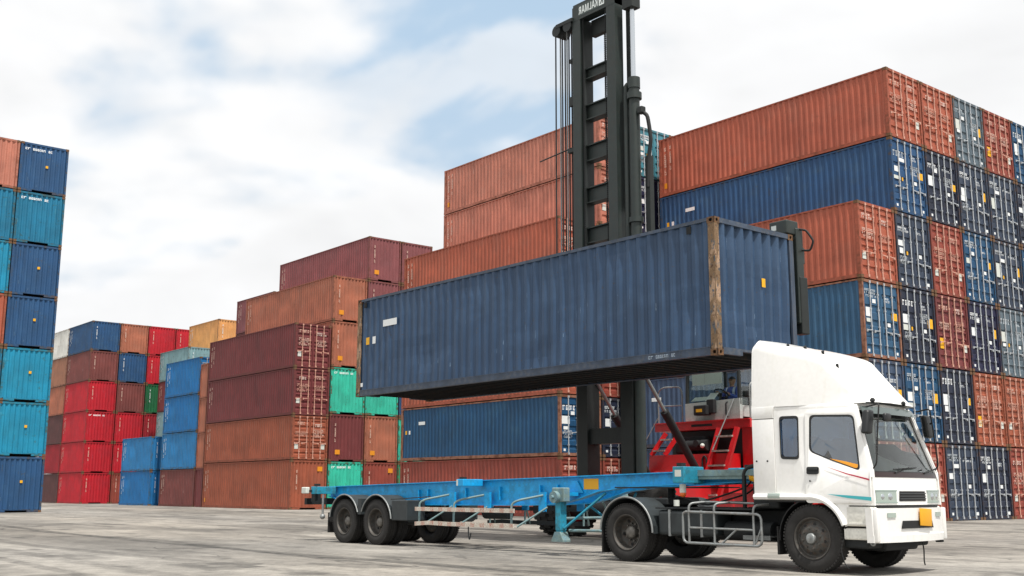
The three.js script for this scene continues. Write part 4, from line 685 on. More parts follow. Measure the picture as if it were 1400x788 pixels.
{
  const t = thing('container_trailer', 'empty blue skeletal container trailer with red-white striped side rails', 'trailer', TP, TH);
  const RW = 0.455, yt = s => s < -3 ? 1.15 + (s + 13.35) * 0.0205 : 1.362 + (s + 3) * 0.02;
  const bot = [[-12.85, 0.98], [-12.2, 0.84], [-11.5, 0.80], [-6.2, 0.84], [-5.35, 0.88], [-4.9, 0.97], [-4.45, 1.09], [-3.7, 1.165], [-2.3, 1.205], [-1.0, 1.24]];
  for (const s of [1, -1]) {
    const z = s * 0.36, top = [-1.0, -3, -8, -12.85].map(x => [x, yt(x)]);
    const b = part('main_beam', ext([...bot, ...top], z - 0.012, z + 0.012), M.trailerBlue, t);
    const flange = (pts, lift) => { const o = []; for (let i = 0; i < pts.length - 1; i++) o.push(bar([pts[i][0], pts[i][1] + lift, z], [pts[i + 1][0], pts[i + 1][1] + lift, z], 0.16, 0.018)); return o; };
    part('top_flange', flange(top, 0.009), M.trailerBlue, b); part('bottom_flange', flange(bot, -0.009), M.trailerBlue, b);
    for (const x of [-9.5, -9.2, -8.0, -7.0, -5.9, -5.45]) part('stiffener', [bx(x - 0.008, x + 0.008, 0.92, yt(x) - 0.12, z + s * 0.013, z + s * 0.075)], M.trailerBlue, b);
  }
  for (let i = 0; i < 12; i++) { const x = -12.9 + i * 0.98; part('cross_member', [bx(x - 0.03, x + 0.03, yt(x) - 0.16, yt(x) - 0.04, -0.347, 0.347)], M.trailerBlue, t); }
  // twistlock bolsters
  const bolster = (x, w2, y0, y1, mat) => part('bolster', [rbx(x - w2, x + w2, y0, y1, 0.445, 0.93, 0.012), rbx(x - w2, x + w2, y0, y1, -0.93, -0.445, 0.012), bx(x - w2 + 0.03, x + w2 - 0.03, y0 + 0.02, y1 - 0.04, -0.345, 0.345)], mat, t);
  bolster(-12.66, 0.13, 1.01, 1.172, M.trailerTeal); const ob = bolster(-7.55, 0.10, yt(-7.55) - 0.10, yt(-7.55) + 0.03, M.trailerBlue); const fb = bolster(-2.28, 0.11, 1.20, 1.45, M.trailerTeal);
  part('reflector_plate', [bx(-2.34, -2.22, 1.30, 1.40, 0.931, 0.935)], M.cream, fb); part('reflector_plate', [bx(-7.645, -7.60, yt(-7.55) - 0.09, yt(-7.55) + 0.02, 0.931, 0.935)], M.cream, ob);
  for (const x of [-12.66, -7.55, -2.28]) for (const s of [1, -1]) part('twistlock', [bx(x - 0.05, x + 0.05, yt(x) + (x > -3 ? 0.08 : 0.02), yt(x) + (x > -3 ? 0.13 : 0.07), s * 0.80, s * 0.90)], M.chassis, t);
  part('gooseneck_deck', [bx(-2.17, -0.98, 1.31, 1.40, -0.45, 0.60), bx(-2.17, -0.98, 1.26, 1.315, 0.46, 0.58)], M.trailerGrey, t); part('kingpin_plate', [bx(-4.0, -2.2, 1.13, 1.15, -0.5, 0.5), rod([-3.2, 0.98, 0], [-3.2, 1.13, 0], 0.06, 12)], M.chassis, t);
  part('marker_lamps', [rod([-2.30, 1.06, 0.80], [-2.30, 1.19, 0.80], 0.05, 12)], M.cream, t); part('marker_lamp', new THREE.SphereGeometry(0.05, 14, 10).translate(-2.30, 1.04, 0.80), M.lensOrange, t);
  part('yellow_reflector', [rbx(-4.84, -4.49, 1.11, 1.29, 0.3735, 0.377, 0.001)], flat('#e2a410', 0.5), t);
  // suspension, wheels
  for (const x of [-10.26, -11.43]) {
    part('axle', [rod([x, RW, -0.85], [x, RW, 0.85], 0.065, 10)], M.chassis, t);
    for (const s of [1, -1]) { wheel(t, x, s * 0.82, RW, 0.235, 'dual', s, x); wheel(t, x, s * 0.55, RW, 0.235, 'inner', s); part('leaf_spring', [bar([x - 0.5, 0.66, s * 0.36], [x, 0.56, s * 0.36], 0.08, 0.06), bar([x, 0.56, s * 0.36], [x + 0.5, 0.66, s * 0.36], 0.08, 0.06), bx(x - 0.05, x + 0.05, 0.42, 0.6, s * 0.32, s * 0.40)], M.chassis, t); guard(t, x, RW, RW + 0.09, x < -11 ? 20 : 8, x < -11 ? 172 : 158, s > 0 ? 0.42 : -0.94, s > 0 ? 0.94 : -0.42, M.guardBlack, M.galv); }
  }
  part('hanger', [bx(-10.95, -10.75, 0.5, 0.85, 0.3, 0.42), bx(-10.95, -10.75, 0.5, 0.85, -0.42, -0.3), bx(-12.05, -11.95, 0.5, 0.85, 0.3, 0.42), bx(-12.05, -11.95, 0.5, 0.85, -0.42, -0.3)], M.chassis, t);
  for (const s of [1, -1]) { part('mud_flap', bx(-12.06, -12.04, 0.2, 0.62, s * 0.44, s * 0.93), M.rubber, t); part('guard_gusset', [bx(-10.92, -10.80, 0.60, 0.92, s * 0.60, s * 0.93)], M.guardBlack, t); part('tool_box', [rbx(-9.74, -9.22, 0.50, 0.90, s * 0.46, s * 0.92, 0.02), bar([-9.78, 0.91, s * 0.9], [-9.0, 0.97, s * 0.5], 0.03, 0.02)], M.guardBlack, t); }
  // side rails with bent tube posts
  for (const s of [1, -1]) {
    const z = s * 0.93, g = planar(merge([bx(-8.92, -6.02, 0.70, 0.775, z - 0.012, z + 0.012)]), 3, 0.1), g2 = merge([bar([-8.92, 0.455, z], [-8.5, 0.48, z], 0.024, 0.075), bar([-8.5, 0.48, z], [-7.9, 0.47, z], 0.024, 0.076), bar([-7.9, 0.47, z], [-6.04, 0.475, z], 0.024, 0.075)]);
    part('guard_rail', g, s > 0 ? M.stripes : M.chassis, t, 0); part('guard_rail', planar(g2, 3, 0.1), s > 0 ? M.stripes : M.chassis, t, 0);
    for (const x of [-8.82, -7.75, -6.12]) part('rail_post', loopTube([[x, 0.44, z - s * 0.025], [x, 0.86, z - s * 0.025], [x + 0.10, 0.92, z - s * 0.1], [x + 0.42, 1.02, s * 0.44]], 0.020, 0.09), M.trailerGrey, t);
    for (const x of [-8.3, -7.25, -5.75]) part('rail_bracket', [bx(x - 0.10, x + 0.06, 0.72, 1.06, s * 0.455, s * 0.50)], M.trailerBlue, t);
    for (const x of [-8.65, -7.6, -5.98]) part('rail_brace', [rod([x, 0.46, z - s * 0.03], [x + 0.34, 0.80, s * 0.48], 0.018, 6)], M.trailerGrey, t);
  }
  part('safety_chain', [tube([[-7.3, 0.46, 0.92], [-7.28, 0.3, 0.93], [-7.25, 0.2, 0.93], [-7.22, 0.32, 0.92]], 0.012, 20, 5)], M.chassis, t);
  // landing gear
  {
  const part1 = part, sh = g => { g = Array.isArray(g) ? merge(g) : g; g.translate(-0.27, 0, 0); return g; };
  {
  const part = (n, g, m, p, uv) => part1(n, sh(g), m, p, uv);
  for (const s of [1, -1]) {
    const z = s * 0.72, leg = part('landing_leg', [rbx(-4.85, -4.72, 0.42, 1.02, z - 0.075, z + 0.075, 0.012), rbx(-4.845, -4.725, 0.28, 0.5, z - 0.06, z + 0.06, 0.01)], M.trailerTeal, t);
    part('foot', [ext([[-4.93, 0.235], [-4.65, 0.235], [-4.65, 0.262], [-4.73, 0.40], [-4.85, 0.40], [-4.93, 0.262]], z - 0.09, z + 0.09)], M.trailerGrey, leg); part('gear_case', [rod([-4.80, 0.98, z + s * 0.08], [-4.80, 0.98, z + s * 0.17], 0.10, 14), rbx(-4.92, -4.62, 0.9, 1.14, z - 0.06, z + 0.09, 0.02), rod([-4.80, 0.98, z + s * 0.17], [-4.80, 0.98, z + s * 0.22], 0.03, 8)], M.trailerGrey, leg);
    part('leg_brace', [rod([-5.25, 0.86, s * 0.38], [-4.85, 0.46, z], 0.022, 6), rod([-4.70, 0.46, z], [-4.05, 1.05, s * 0.38], 0.022, 6)], M.trailerTeal, leg); part('leg_gusset', [ext([[-4.98, 1.05], [-4.56, 1.05], [-4.70, 1.26], [-4.84, 1.26]], s * 0.40 - 0.01, s * 0.40 + 0.01), bx(-4.9, -4.66, 1.0, 1.06, s * 0.42, s * 0.76)], M.trailerBlue, leg);
  }
  part('leg_shaft', [rod([-4.78, 0.62, -0.64], [-4.78, 0.62, 0.64], 0.025, 8), rod([-4.78, 0.44, -0.64], [-4.2, 0.9, 0.3], 0.02, 6)], M.trailerGrey, t); part('tie_bar', [rod([-4.70, 0.42, 0.60], [-3.45, 0.44, 0.60], 0.025, 8)], M.trailerGrey, t);
  }
  }
  part('air_reservoir', [rod([-9.0, 0.62, 0.1], [-8.2, 0.62, 0.1], 0.13, 16), rod([-8.0, 0.66, -0.1], [-7.3, 0.66, -0.1], 0.11, 16)], M.chassis, t);
  // rear lamp bracket
  const rb = part('rear_bumper', [bx(-13.06, -12.96, 0.78, 0.92, -0.92, 0.92), bx(-13.04, -12.98, 0.9, 1.1, 0.55, 0.65), bx(-13.04, -12.98, 0.9, 1.1, -0.65, -0.55)], M.chassis, t);
  for (const s of [1, -1]) { part('rear_lamp', rbx(-13.00, -12.80, 1.02, 1.16, s * 0.95, s * 1.05, 0.02), M.cream, rb); part('lamp_bracket', [rbx(-12.82, -12.66, 0.86, 1.18, s * 0.82, s * 0.90, 0.02), bx(-12.94, -12.74, 1.05, 1.1, s * 0.84, s * 0.97)], M.chassis, rb); part('lamp_stalk', [rod([-12.39, 0.55, s * 0.86], [-12.39, 1.0, s * 0.86], 0.025, 8), new THREE.SphereGeometry(0.06, 12, 8).translate(-12.39, 0.53, s * 0.86)], M.galv, rb); }
}
// ------------------------------------------------------------------ mast-type container handler behind the trailer
{
  const t = thing('container_handler', 'red container handler with tall dark grey-green mast, lifting the slate blue container', 'forklift', [-19.2, 0, -18.8], 0);
  // local: x across, +z towards the trailer; mast front at z = 0
  const RL = [-1.16, -0.54], RR = [0.20, 0.62];
  // inner (raised) mast: two rails, each a channel seen from the front
  const rail = (x0, x1, y0, y1, z0, z1) => [bx(x0, x1, y0, y1, z1 - 0.06, z1), bx(x0, x0 + 0.05, y0, y1, z0, z1 - 0.0605), bx(x1 - 0.05, x1, y0, y1, z0, z1 - 0.0605)];
  const inner = sub('inner_mast', t);
  part('mast_rail', rail(-1.14, -0.84, 6.0, 13.80, -0.28, 0), M.mast, inner); part('mast_rail', rail(0.14, 0.46, 6.0, 14.05, -0.28, 0), M.mast, inner);
  part('rail_flange', [bx(-0.839, -0.78, 6.0, 13.39, -0.40, -0.08)], M.mastDark, inner); part('rail_flange', [bx(0.08, 0.139, 6.0, 13.39, -0.40, -0.08)], M.mastDark, inner);
  const tb = part('top_beam', [bx(-1.10, 0.46, 13.40, 13.86, -0.29, 0.004)], M.mast, inner);
  part('top_beam_back', [bx(-0.73, 0.08, 12.95, 13.399, -0.46, -0.31)], M.mastDark, inner);
  for (const [y0, y1] of [[11.72, 12.02], [10.60, 11.02], [9.48, 9.92], [8.36, 8.78], [7.30, 7.72]]) part('cross_beam', [bx(-0.779, 0.079, y0, y1, -0.38, -0.20), bx(-0.779, 0.079, y0, y0 + 0.03, -0.199, -0.12), bx(-0.779, 0.079, y1 - 0.03, y1, -0.199, -0.12)], M.mast, inner);
  // sign on the top beam: mirror-wise lettering as in the photograph
  {
    const c = document.createElement('canvas'); c.width = 512; c.height = 160; const x = c.getContext('2d'); x.fillStyle = '#3c4745'; x.fillRect(0, 0, 512, 160); x.save(); x.translate(512, 0); x.scale(-1, 1); x.fillStyle = '#dfe6e4'; x.fillRect(6, 14, 100, 132); x.font = 'bold 150px sans-serif'; x.textBaseline = 'middle'; x.fillText('KALMAR', 122, 84, 380); x.fillStyle = '#3c4745'; x.beginPath(); for (const [px, py] of [[24, 34], [44, 34], [44, 74], [70, 34], [94, 34], [58, 82], [92, 128], [68, 128], [40, 88], [40, 128], [24, 128]]) x.lineTo(px, py); x.fill(); x.restore();
    const tx = new THREE.CanvasTexture(c); tx.colorSpace = THREE.SRGBColorSpace; const g = new THREE.PlaneGeometry(1.0, 0.31); g.translate(-0.40, 13.64, 0.008); const m = shadow(new THREE.Mesh(prep(g), std({ map: tx, roughness: 0.6 }))); m.name = 'maker_sign'; tb.add(m);
  }
  const chain = sub('lift_chain', inner); { const o = []; for (let i = 0; i < 130; i++) o.push(bx(-0.42, -0.38, 6.0 + i * 0.055, 6.0 + i * 0.055 + 0.042, -0.50, -0.47)); part('chain_links', o, M.dark, chain); }
  for (const q of [-0.765, 0.065]) { const o = []; for (let i = 0; i < 140; i++) o.push(bx(q - 0.012, q + 0.012, 6.4 + i * 0.05, 6.4 + i * 0.05 + 0.03, -0.06, -0.03)); const k = part('chain', o, M.dark, inner); k.userData.kind = 'stuff'; }
  // outer mast below
  const outer = sub('outer_mast', t);
  part('mast_rail', [bx(-1.12, -0.76, 1.36, 6.0, -0.46, -0.04)], M.mastDark, outer); part('mast_rail', [bx(0.40, 0.80, 1.36, 6.0, -0.46, -0.04)], M.mastDark, outer);
  part('cross_beam', [bx(-0.76, 0.4, 2.22, 2.60, -0.42, -0.12)], M.mastDark, outer); part('cross_beam', [bx(-0.76, 0.40, 5.2, 5.7, -0.44, -0.12)], M.mastDark, outer);
  // lift cylinders and pipes beside the mast
  for (const s of [-1, 1]) {
    const X = s > 0 ? 0.90 : -1.62, z = s > 0 ? -0.20 : -0.66;
    const cy = part('lift_cylinder', [rod([X, 1.4, z], [X, 11.05, z], 0.135, 18), rod([X, 11.0, z], [X, 11.28, z], 0.155, 18), rod([X, 10.72, z], [X, 10.88, z], 0.19, 18), rod([X, 7.55, z], [X, 7.68, z], 0.18, 18)], M.mast, t);
    part('piston_rod', rod([X - s * 0.02, 11.2, z], [X - s * 0.02, s > 0 ? 13.2 : 12.6, z], 0.062, 14), M.chrome, cy);
    part('rod_bracket', [bx(X - 0.22, X + 0.12, s > 0 ? 13.15 : 12.6, s > 0 ? 13.55 : 12.7, z - 0.15, z + 0.15)], M.mastDark, cy);
  }
  part('side_pipe', [rod([0.66, 6.0, -0.16], [0.66, 10.9, -0.16], 0.075, 12), loopTube([[0.66, 10.8, -0.16], [0.66, 11.15, -0.16], [0.88, 11.15, -0.2]], 0.07, 0.14)], M.mast, t);
  part('inner_column', [bx(0.56, 0.70, 8.0, 13.4, -0.46, -0.30)], M.mastDark, t);
  part('cylinder_hose', tube([[1.05, 10.4, -0.2], [1.28, 10.2, -0.25], [1.34, 9.6, -0.3], [1.26, 9.15, -0.3], [1.22, 8.4, -0.3]], 0.05, 30, 8), M.hose, t);
  part('hose_guide', [bx(1.13, 1.28, 6.0, 9.2, -0.44, -0.30)], M.mastDark, t); part('hose_clip', [rbx(1.05, 1.22, 10.28, 10.46, -0.28, -0.12, 0.03)], M.mastDark, t);
  // hose reel bundle on the left
  const reel = part('hose_sheave', [rod([-1.74, 13.35, 0.05], [-1.74, 13.35, -0.35], 0.16, 20), rod([-1.30, 13.35, 0.05], [-1.30, 13.35, -0.35], 0.16, 20), bx(-1.74, -1.10, 13.42, 13.52, -0.36, 0.06), bx(-1.35, -1.15, 13.2, 13.45, -0.3, -0.05)], M.mastDark, t);
  for (let i = 0; i < 8; i++) { const x = -1.86 + i * 0.088, z = -0.05 - (i % 3) * 0.09; part('hose', rod([x, 5.6, z], [x, 13.3, z], 0.021, 6), i % 3 === 1 ? M.galv : M.hose, reel); }
  part('hose_bracket', [rod([-2.35, 9.80, 0.1], [-1.15, 9.98, -0.1], 0.018, 6), bx(-1.35, -1.14, 9.82, 9.92, -0.2, 0.0), bx(-1.32, -1.16, 11.1, 11.35, -0.12, -0.02)], M.mastDark, t); part('guide_wire', tube([[-2.4, 6.9, 0.05], [-2.0, 7.05, 0.05], [-1.3, 7.1, 0.0]], 0.02, 16, 6), M.mastDark, t);
  // carriage and spreader between mast and container
  part('carriage', [bx(-1.3, 1.3, 4.4, 5.9, 0.05, 0.30), bx(-1.5, 1.5, 5.5, 5.9, 0.30, 0.5)], M.mastDark, t);
  const sp = sub('spreader', t); part('spreader_beam', [rbx(-5.6, 5.6, 5.55, 5.95, 0.32, 0.62, 0.03)], M.mastDark, sp);
  for (const s of [-1, 1]) {
    const X = s > 0 ? 6.07 : -6.07, arm = part('end_arm', [rbx(X - 0.13, X + 0.13, 4.35, 6.30, 0.50, 0.72, 0.03), rbx(X - 0.62, X + 0.05, 5.60, 5.95, 0.35, 0.65, 0.03)], M.mast, sp);
    part('arm_head', [rbx(X - 0.34, X + 0.10, 6.15, 6.44, 0.60, 0.98, 0.03)], M.mast, arm); part('arm_plate', [rbx(X - 0.08, X + 0.15, 4.15, 5.3, 0.44, 0.68, 0.02)], M.mastDark, arm);
    part('twistlock_mark', [bx(X - 0.28, X - 0.16, 6.25, 6.35, 0.981, 0.985)], M.cream, arm); part('arm_hose', tube([[X + 0.05, 6.30, 0.62], [X + 0.24, 6.24, 0.55], [X + 0.36, 6.02, 0.5], [X + 0.28, 5.84, 0.5], [X + 0.10, 5.86, 0.55]], 0.022, 30, 8), M.hose, arm);
  }
  // tilt cylinders
  for (const s of [-1, 1]) {
    const a = [s > 0 ? 0.98 : -0.72, 3.75, -0.35], b = [s > 0 ? 0.42 : -1.35, 1.55, -2.75], m = [lerp(a[0], b[0], 0.34), lerp(a[1], b[1], 0.34), lerp(a[2], b[2], 0.34)];
    const cy = part('tilt_cylinder', [rod(m, b, 0.10, 14)], M.dark, t); part('tilt_rod', rod(a, m, 0.045, 12), M.galv, cy); part('cylinder_pipe', rod([m[0] - 0.12, m[1] - 0.02, m[2]], [lerp(m[0], b[0], 0.5) - 0.12, lerp(m[1], b[1], 0.5), lerp(m[2], b[2], 0.5)], 0.025, 6), M.dark, cy);
  }
  // wheels
  function bigWheel(x, z, s) {
    const g = sub('wheel', t, [x, 0.66, z]); const r = 0.66, w2 = 0.24, o = [lathe([[0.30, -w2 + 0.02], [0.5, -w2 - 0.01], [r - 0.06, -w2 + 0.02], [r - 0.03, -w2 + 0.05], [r - 0.03, w2 - 0.05], [r - 0.06, w2 - 0.02], [0.5, w2 + 0.01], [0.30, w2 - 0.02], [0.30, -w2 + 0.02]], 48)];
    for (let i = 0; i < 26; i++) for (const q of [-1, 1]) { const b = bx(-0.035, 0.035, r - 0.05, r, q > 0 ? 0.01 : -w2 + 0.02, q > 0 ? w2 - 0.02 : -0.01); b.rotateZ((i + (q > 0 ? 0.5 : 0)) / 26 * 6.283); o.push(b); }
    const G = planar(merge(o), 0.6); G.rotateY(Math.PI / 2); part('tyre', G, M.tyre, g, 0); const R = merge([lathe([[0.31, 0.2], [0.28, 0.12], [0.2, 0.05], [0.12, 0.05], [0.1, 0.12], [0, 0.12]], 28)]); R.rotateY(s * Math.PI / 2); part('rim', R, M.red, g, 0.6);
  }
  bigWheel(-1.12, 0.15, 1); bigWheel(1.12, 0.15, 1); bigWheel(-1.62, 0.15, -1); bigWheel(1.62, 0.15, 1); bigWheel(-1.0, -5.4, -1); bigWheel(1.0, -5.4, 1);
  part('drive_axle', [rod([-1.5, 0.66, 0.15], [1.5, 0.66, 0.15], 0.2, 14), bx(-0.7, 0.7, 0.45, 1.3, -0.6, 0.1)], M.dark, t);
  // chassis, body, platform
  part('chassis', [bx(-0.95, 0.95, 0.55, 1.35, -7.2, -0.4), bx(-0.75, 0.75, 1.35, 1.6, -7.0, -2.4)], M.red, t, 2);
  part('front_body', [ext([[-1.42, 1.05], [1.30, 1.05], [1.30, 2.02], [-1.34, 2.02]], -3.35, -2.85)], M.red, t, 2);
  part('lifting_eye', loopTube([[0.50, 1.6, -2.83], [0.50, 1.9, -2.83], [0.57, 1.98, -2.83], [0.64, 1.9, -2.83], [0.64, 1.6, -2.83]], 0.022, 0.07), M.dark, t);
  part('engine_bay', [bx(-1.2, 1.2, 1.3, 2.65, -5.8, -3.6)], M.black, t); part('hydraulic_pump', [rod([-0.3, 2.26, -3.2], [0.35, 2.26, -3.25], 0.14, 14), rod([0.1, 2.3, -3.05], [0.1, 2.3, -3.3], 0.09, 12)], M.dark, t); part('pump_cap', new THREE.SphereGeometry(0.06, 12, 8).translate(0.30, 2.24, -3.08), M.cream, t);
  part('hydraulic_block', [rbx(-0.75, -0.2, 2.06, 2.36, -3.5, -3.2, 0.04), rbx(-0.55, 0.2, 2.38, 2.50, -3.5, -3.3, 0.03)], M.dark, t);
  part('platform', [bx(-1.50, 1.72, 2.66, 2.86, -6.6, -3.25), bx(-1.50, 1.72, 2.86, 2.885, -6.62, -3.2), bx(1.34, 1.74, 1.2, 2.655, -6.2, -3.4)], M.red, t, 2); part('hood', [bx(-1.1, 1.1, 2.7, 3.3, -7.3, -5.6)], M.red, t, 2); part('counterweight', [rbx(-1.35, 1.35, 0.7, 2.5, -8.2, -7.0, 0.1)], M.red, t, 2);
  part('number_light', [bx(-0.2, 0.5, 2.74, 2.80, -3.249, -3.24)], M.dark, t);
  // ladders
  function ladder(x0, x1, y0, y1, zTop, zBot, n) {
    const l = sub('ladder', t); for (const x of [x0, x1]) part('ladder_rail', bar([x + 0.32, y1, zTop], [x, y0, zBot], 0.08, 0.12), M.red, l);
    for (let i = 0; i < n; i++) { const q = (i + 0.4) / n, y = lerp(y0, y1, q), z = lerp(zBot, zTop, q), dx = 0.32 * q; part('tread', bx(x0 + dx + 0.03, x1 + dx - 0.03, y - 0.02, y + 0.02, z - 0.12, z + 0.10), M.step, l); }
  }
  ladder(0.62, 1.20, 0.85, 2.66, -3.0, -2.55, 5); ladder(-1.28, -0.80, 2.02, 2.60, -3.1, -2.86, 2);
  // hand rails
  part('handrail', loopTube([[-1.40, 2.88, -3.3], [-1.40, 3.75, -3.3], [-1.22, 3.85, -3.3], [-0.80, 3.85, -3.5], [-0.72, 3.70, -3.5], [-0.72, 2.88, -3.5]], 0.02, 0.1), M.galv, t); part('handrail', [rod([-1.40, 3.35, -3.3], [-0.72, 3.35, -3.5], 0.016, 6)], M.galv, t);
  part('handrail', loopTube([[1.62, 2.88, -3.4], [1.62, 3.75, -3.4], [1.62, 3.85, -3.6], [1.62, 3.85, -5.0], [1.62, 2.88, -5.0]], 0.02, 0.1), M.galv, t);
  part('stay_rod', [rod([-1.95, 1.5, -2.6], [-1.15, 3.0, -3.0], 0.014, 6)], M.galv, t); part('stay_rod', [rod([0.95, 2.1, -2.7], [1.2, 3.4, -3.3], 0.016, 6)], M.galv, t);
  // cab
  const c = sub('operator_cab', t), X0 = -0.46, X1 = 1.36, Z0 = -3.32, Z1 = -5.0, YB = 2.90, YG = 3.36, YT = 4.85;
  part('cab_base', [ext([[X0, YB], [X1, YB], [X1, YG + 0.05], [X0, YG]], Z0 - 0.10, Z0), ext([[-Z0 + 0.101, YB], [-Z1, YB], [-Z1, YG - 0.2], [-Z0 + 0.6, YG - 0.15], [-Z0 + 0.101, YG + 0.05]], X1 - 0.08, X1).rotateY(Math.PI / 2).translate(0, 0, 0), bx(X0, X0 + 0.08, YB, YG, Z1, Z0 - 0.101), bx(X0, X1, YB, YB + 0.05, Z1, Z0 - 0.11)].map((g, i) => { if (i === 1) { g.rotateY(-Math.PI); g.rotateY(Math.PI); } return g; }).filter((g, i) => i !== 1).concat([bx(X1 - 0.08, X1, YB, YG - 0.12, Z1, Z0 - 0.101)]), M.cabGrey, c, 2);
  for (const [x, z] of [[X0, Z0], [X1, Z0], [X0, Z1], [X1, Z1]]) part('cab_pillar', rod([x + (x > 0 ? -0.04 : 0.04), YG - 0.1, z + (z > -4 ? -0.05 : 0.05)], [x + (x > 0 ? -0.06 : 0.06), YT, z + (z > -4 ? -0.08 : 0.08)], 0.05, 8), M.mastDark, c);
  part('cab_roof', rbx(X0 - 0.05, X1 + 0.05, YT, YT + 0.12, Z1 - 0.05, Z0 + 0.05, 0.04), M.cabGrey, c); part('cab_back', bx(X0 + 0.1, X1 - 0.1, YG, YG + 0.5, Z1 + 0.02, Z1 + 0.05), M.dark, c);
  part('front_glass', bx(X0 + 0.05, X1 - 0.08, YG + 0.02, YT, Z0 - 0.062, Z0 - 0.056), M.glass, c); part('side_glass', bx(X1 - 0.05, X1 - 0.044, YG - 0.1, YT, Z1 + 0.1, Z0 - 0.12), M.glass, c); part('side_glass', bx(X0 + 0.044, X0 + 0.05, YG + 0.02, YT, Z1 + 0.1, Z0 - 0.12), M.glass, c);
  part('sun_blind', [bx(X0 + 0.20, X1 - 0.62, 3.83, 4.80, Z0 - 0.082, Z0 - 0.076)], flat('#e4ece7', 0.9), c); part('blind_strap', [bx(0.16, 0.18, 3.86, 4.8, Z0 - 0.074, Z0 - 0.071)], M.paper, c);
  part('console', [rbx(X0 + 0.15, X1 - 0.2, YG - 0.2, YG + 0.05, Z0 - 0.55, Z0 - 0.13, 0.04)], flat('#39453f', 0.8), c); part('paper_sheet', (() => { const g = bx(-0.14, 0.14, -0.002, 0.002, -0.16, 0.16); g.rotateX(0.75); g.translate(0.26, YG + 0.16, Z0 - 0.24); return g; })(), M.label, c); part('paper_sheet', (() => { const g = bx(-0.24, 0.24, -0.002, 0.002, -0.1, 0.1); g.rotateX(0.6); g.translate(-0.12, YG + 0.12, Z0 - 0.2); return g; })(), M.paper, c);
  { const g = new THREE.TorusGeometry(0.19, 0.016, 8, 24); g.rotateX(1.0); g.translate(0.34, 3.62, -3.84); part('steering_wheel', [g, rod([0.34, 3.3, -3.72], [0.34, 3.62, -3.84], 0.03, 8)], M.black, c); }
  part('operator_seat', [rbx(0.08, 0.60, 3.05, 3.20, -4.65, -4.05, 0.06), rbx(0.08, 0.60, 3.18, 3.85, -4.75, -4.58, 0.06)], M.seat, c);
  const wl = part('work_lamp', [rbx(0.02, 0.46, 3.02, 3.28, Z0 + 0.02, Z0 + 0.24, 0.03), rbx(0.38, 0.62, 3.06, 3.42, Z0 + 0.01, Z0 + 0.14, 0.02)], M.dark, c); part('lamp_lens', bx(0.12, 0.32, 3.10, 3.18, Z0 + 0.241, Z0 + 0.246), M.yellow, wl);
  part('wiper', [rod([0.1, 3.35, Z0 - 0.03], [0.42, 3.12, Z0 + 0.02], 0.02, 6)], M.black, c); part('grab_handle', loopTube([[0.98, 2.95, Z0 + 0.02], [0.98, 3.0, Z0 + 0.08], [0.98, 3.30, Z0 + 0.08], [0.98, 3.33, Z0 + 0.02]], 0.022, 0.05), M.dark, c);
  part('side_mirror', [rbx(1.25, 1.42, 3.45, 3.62, -3.9, -3.6, 0.04), rod([1.3, 2.9, -3.7], [1.3, 3.5, -3.75], 0.02, 6)], M.dark, t);
}
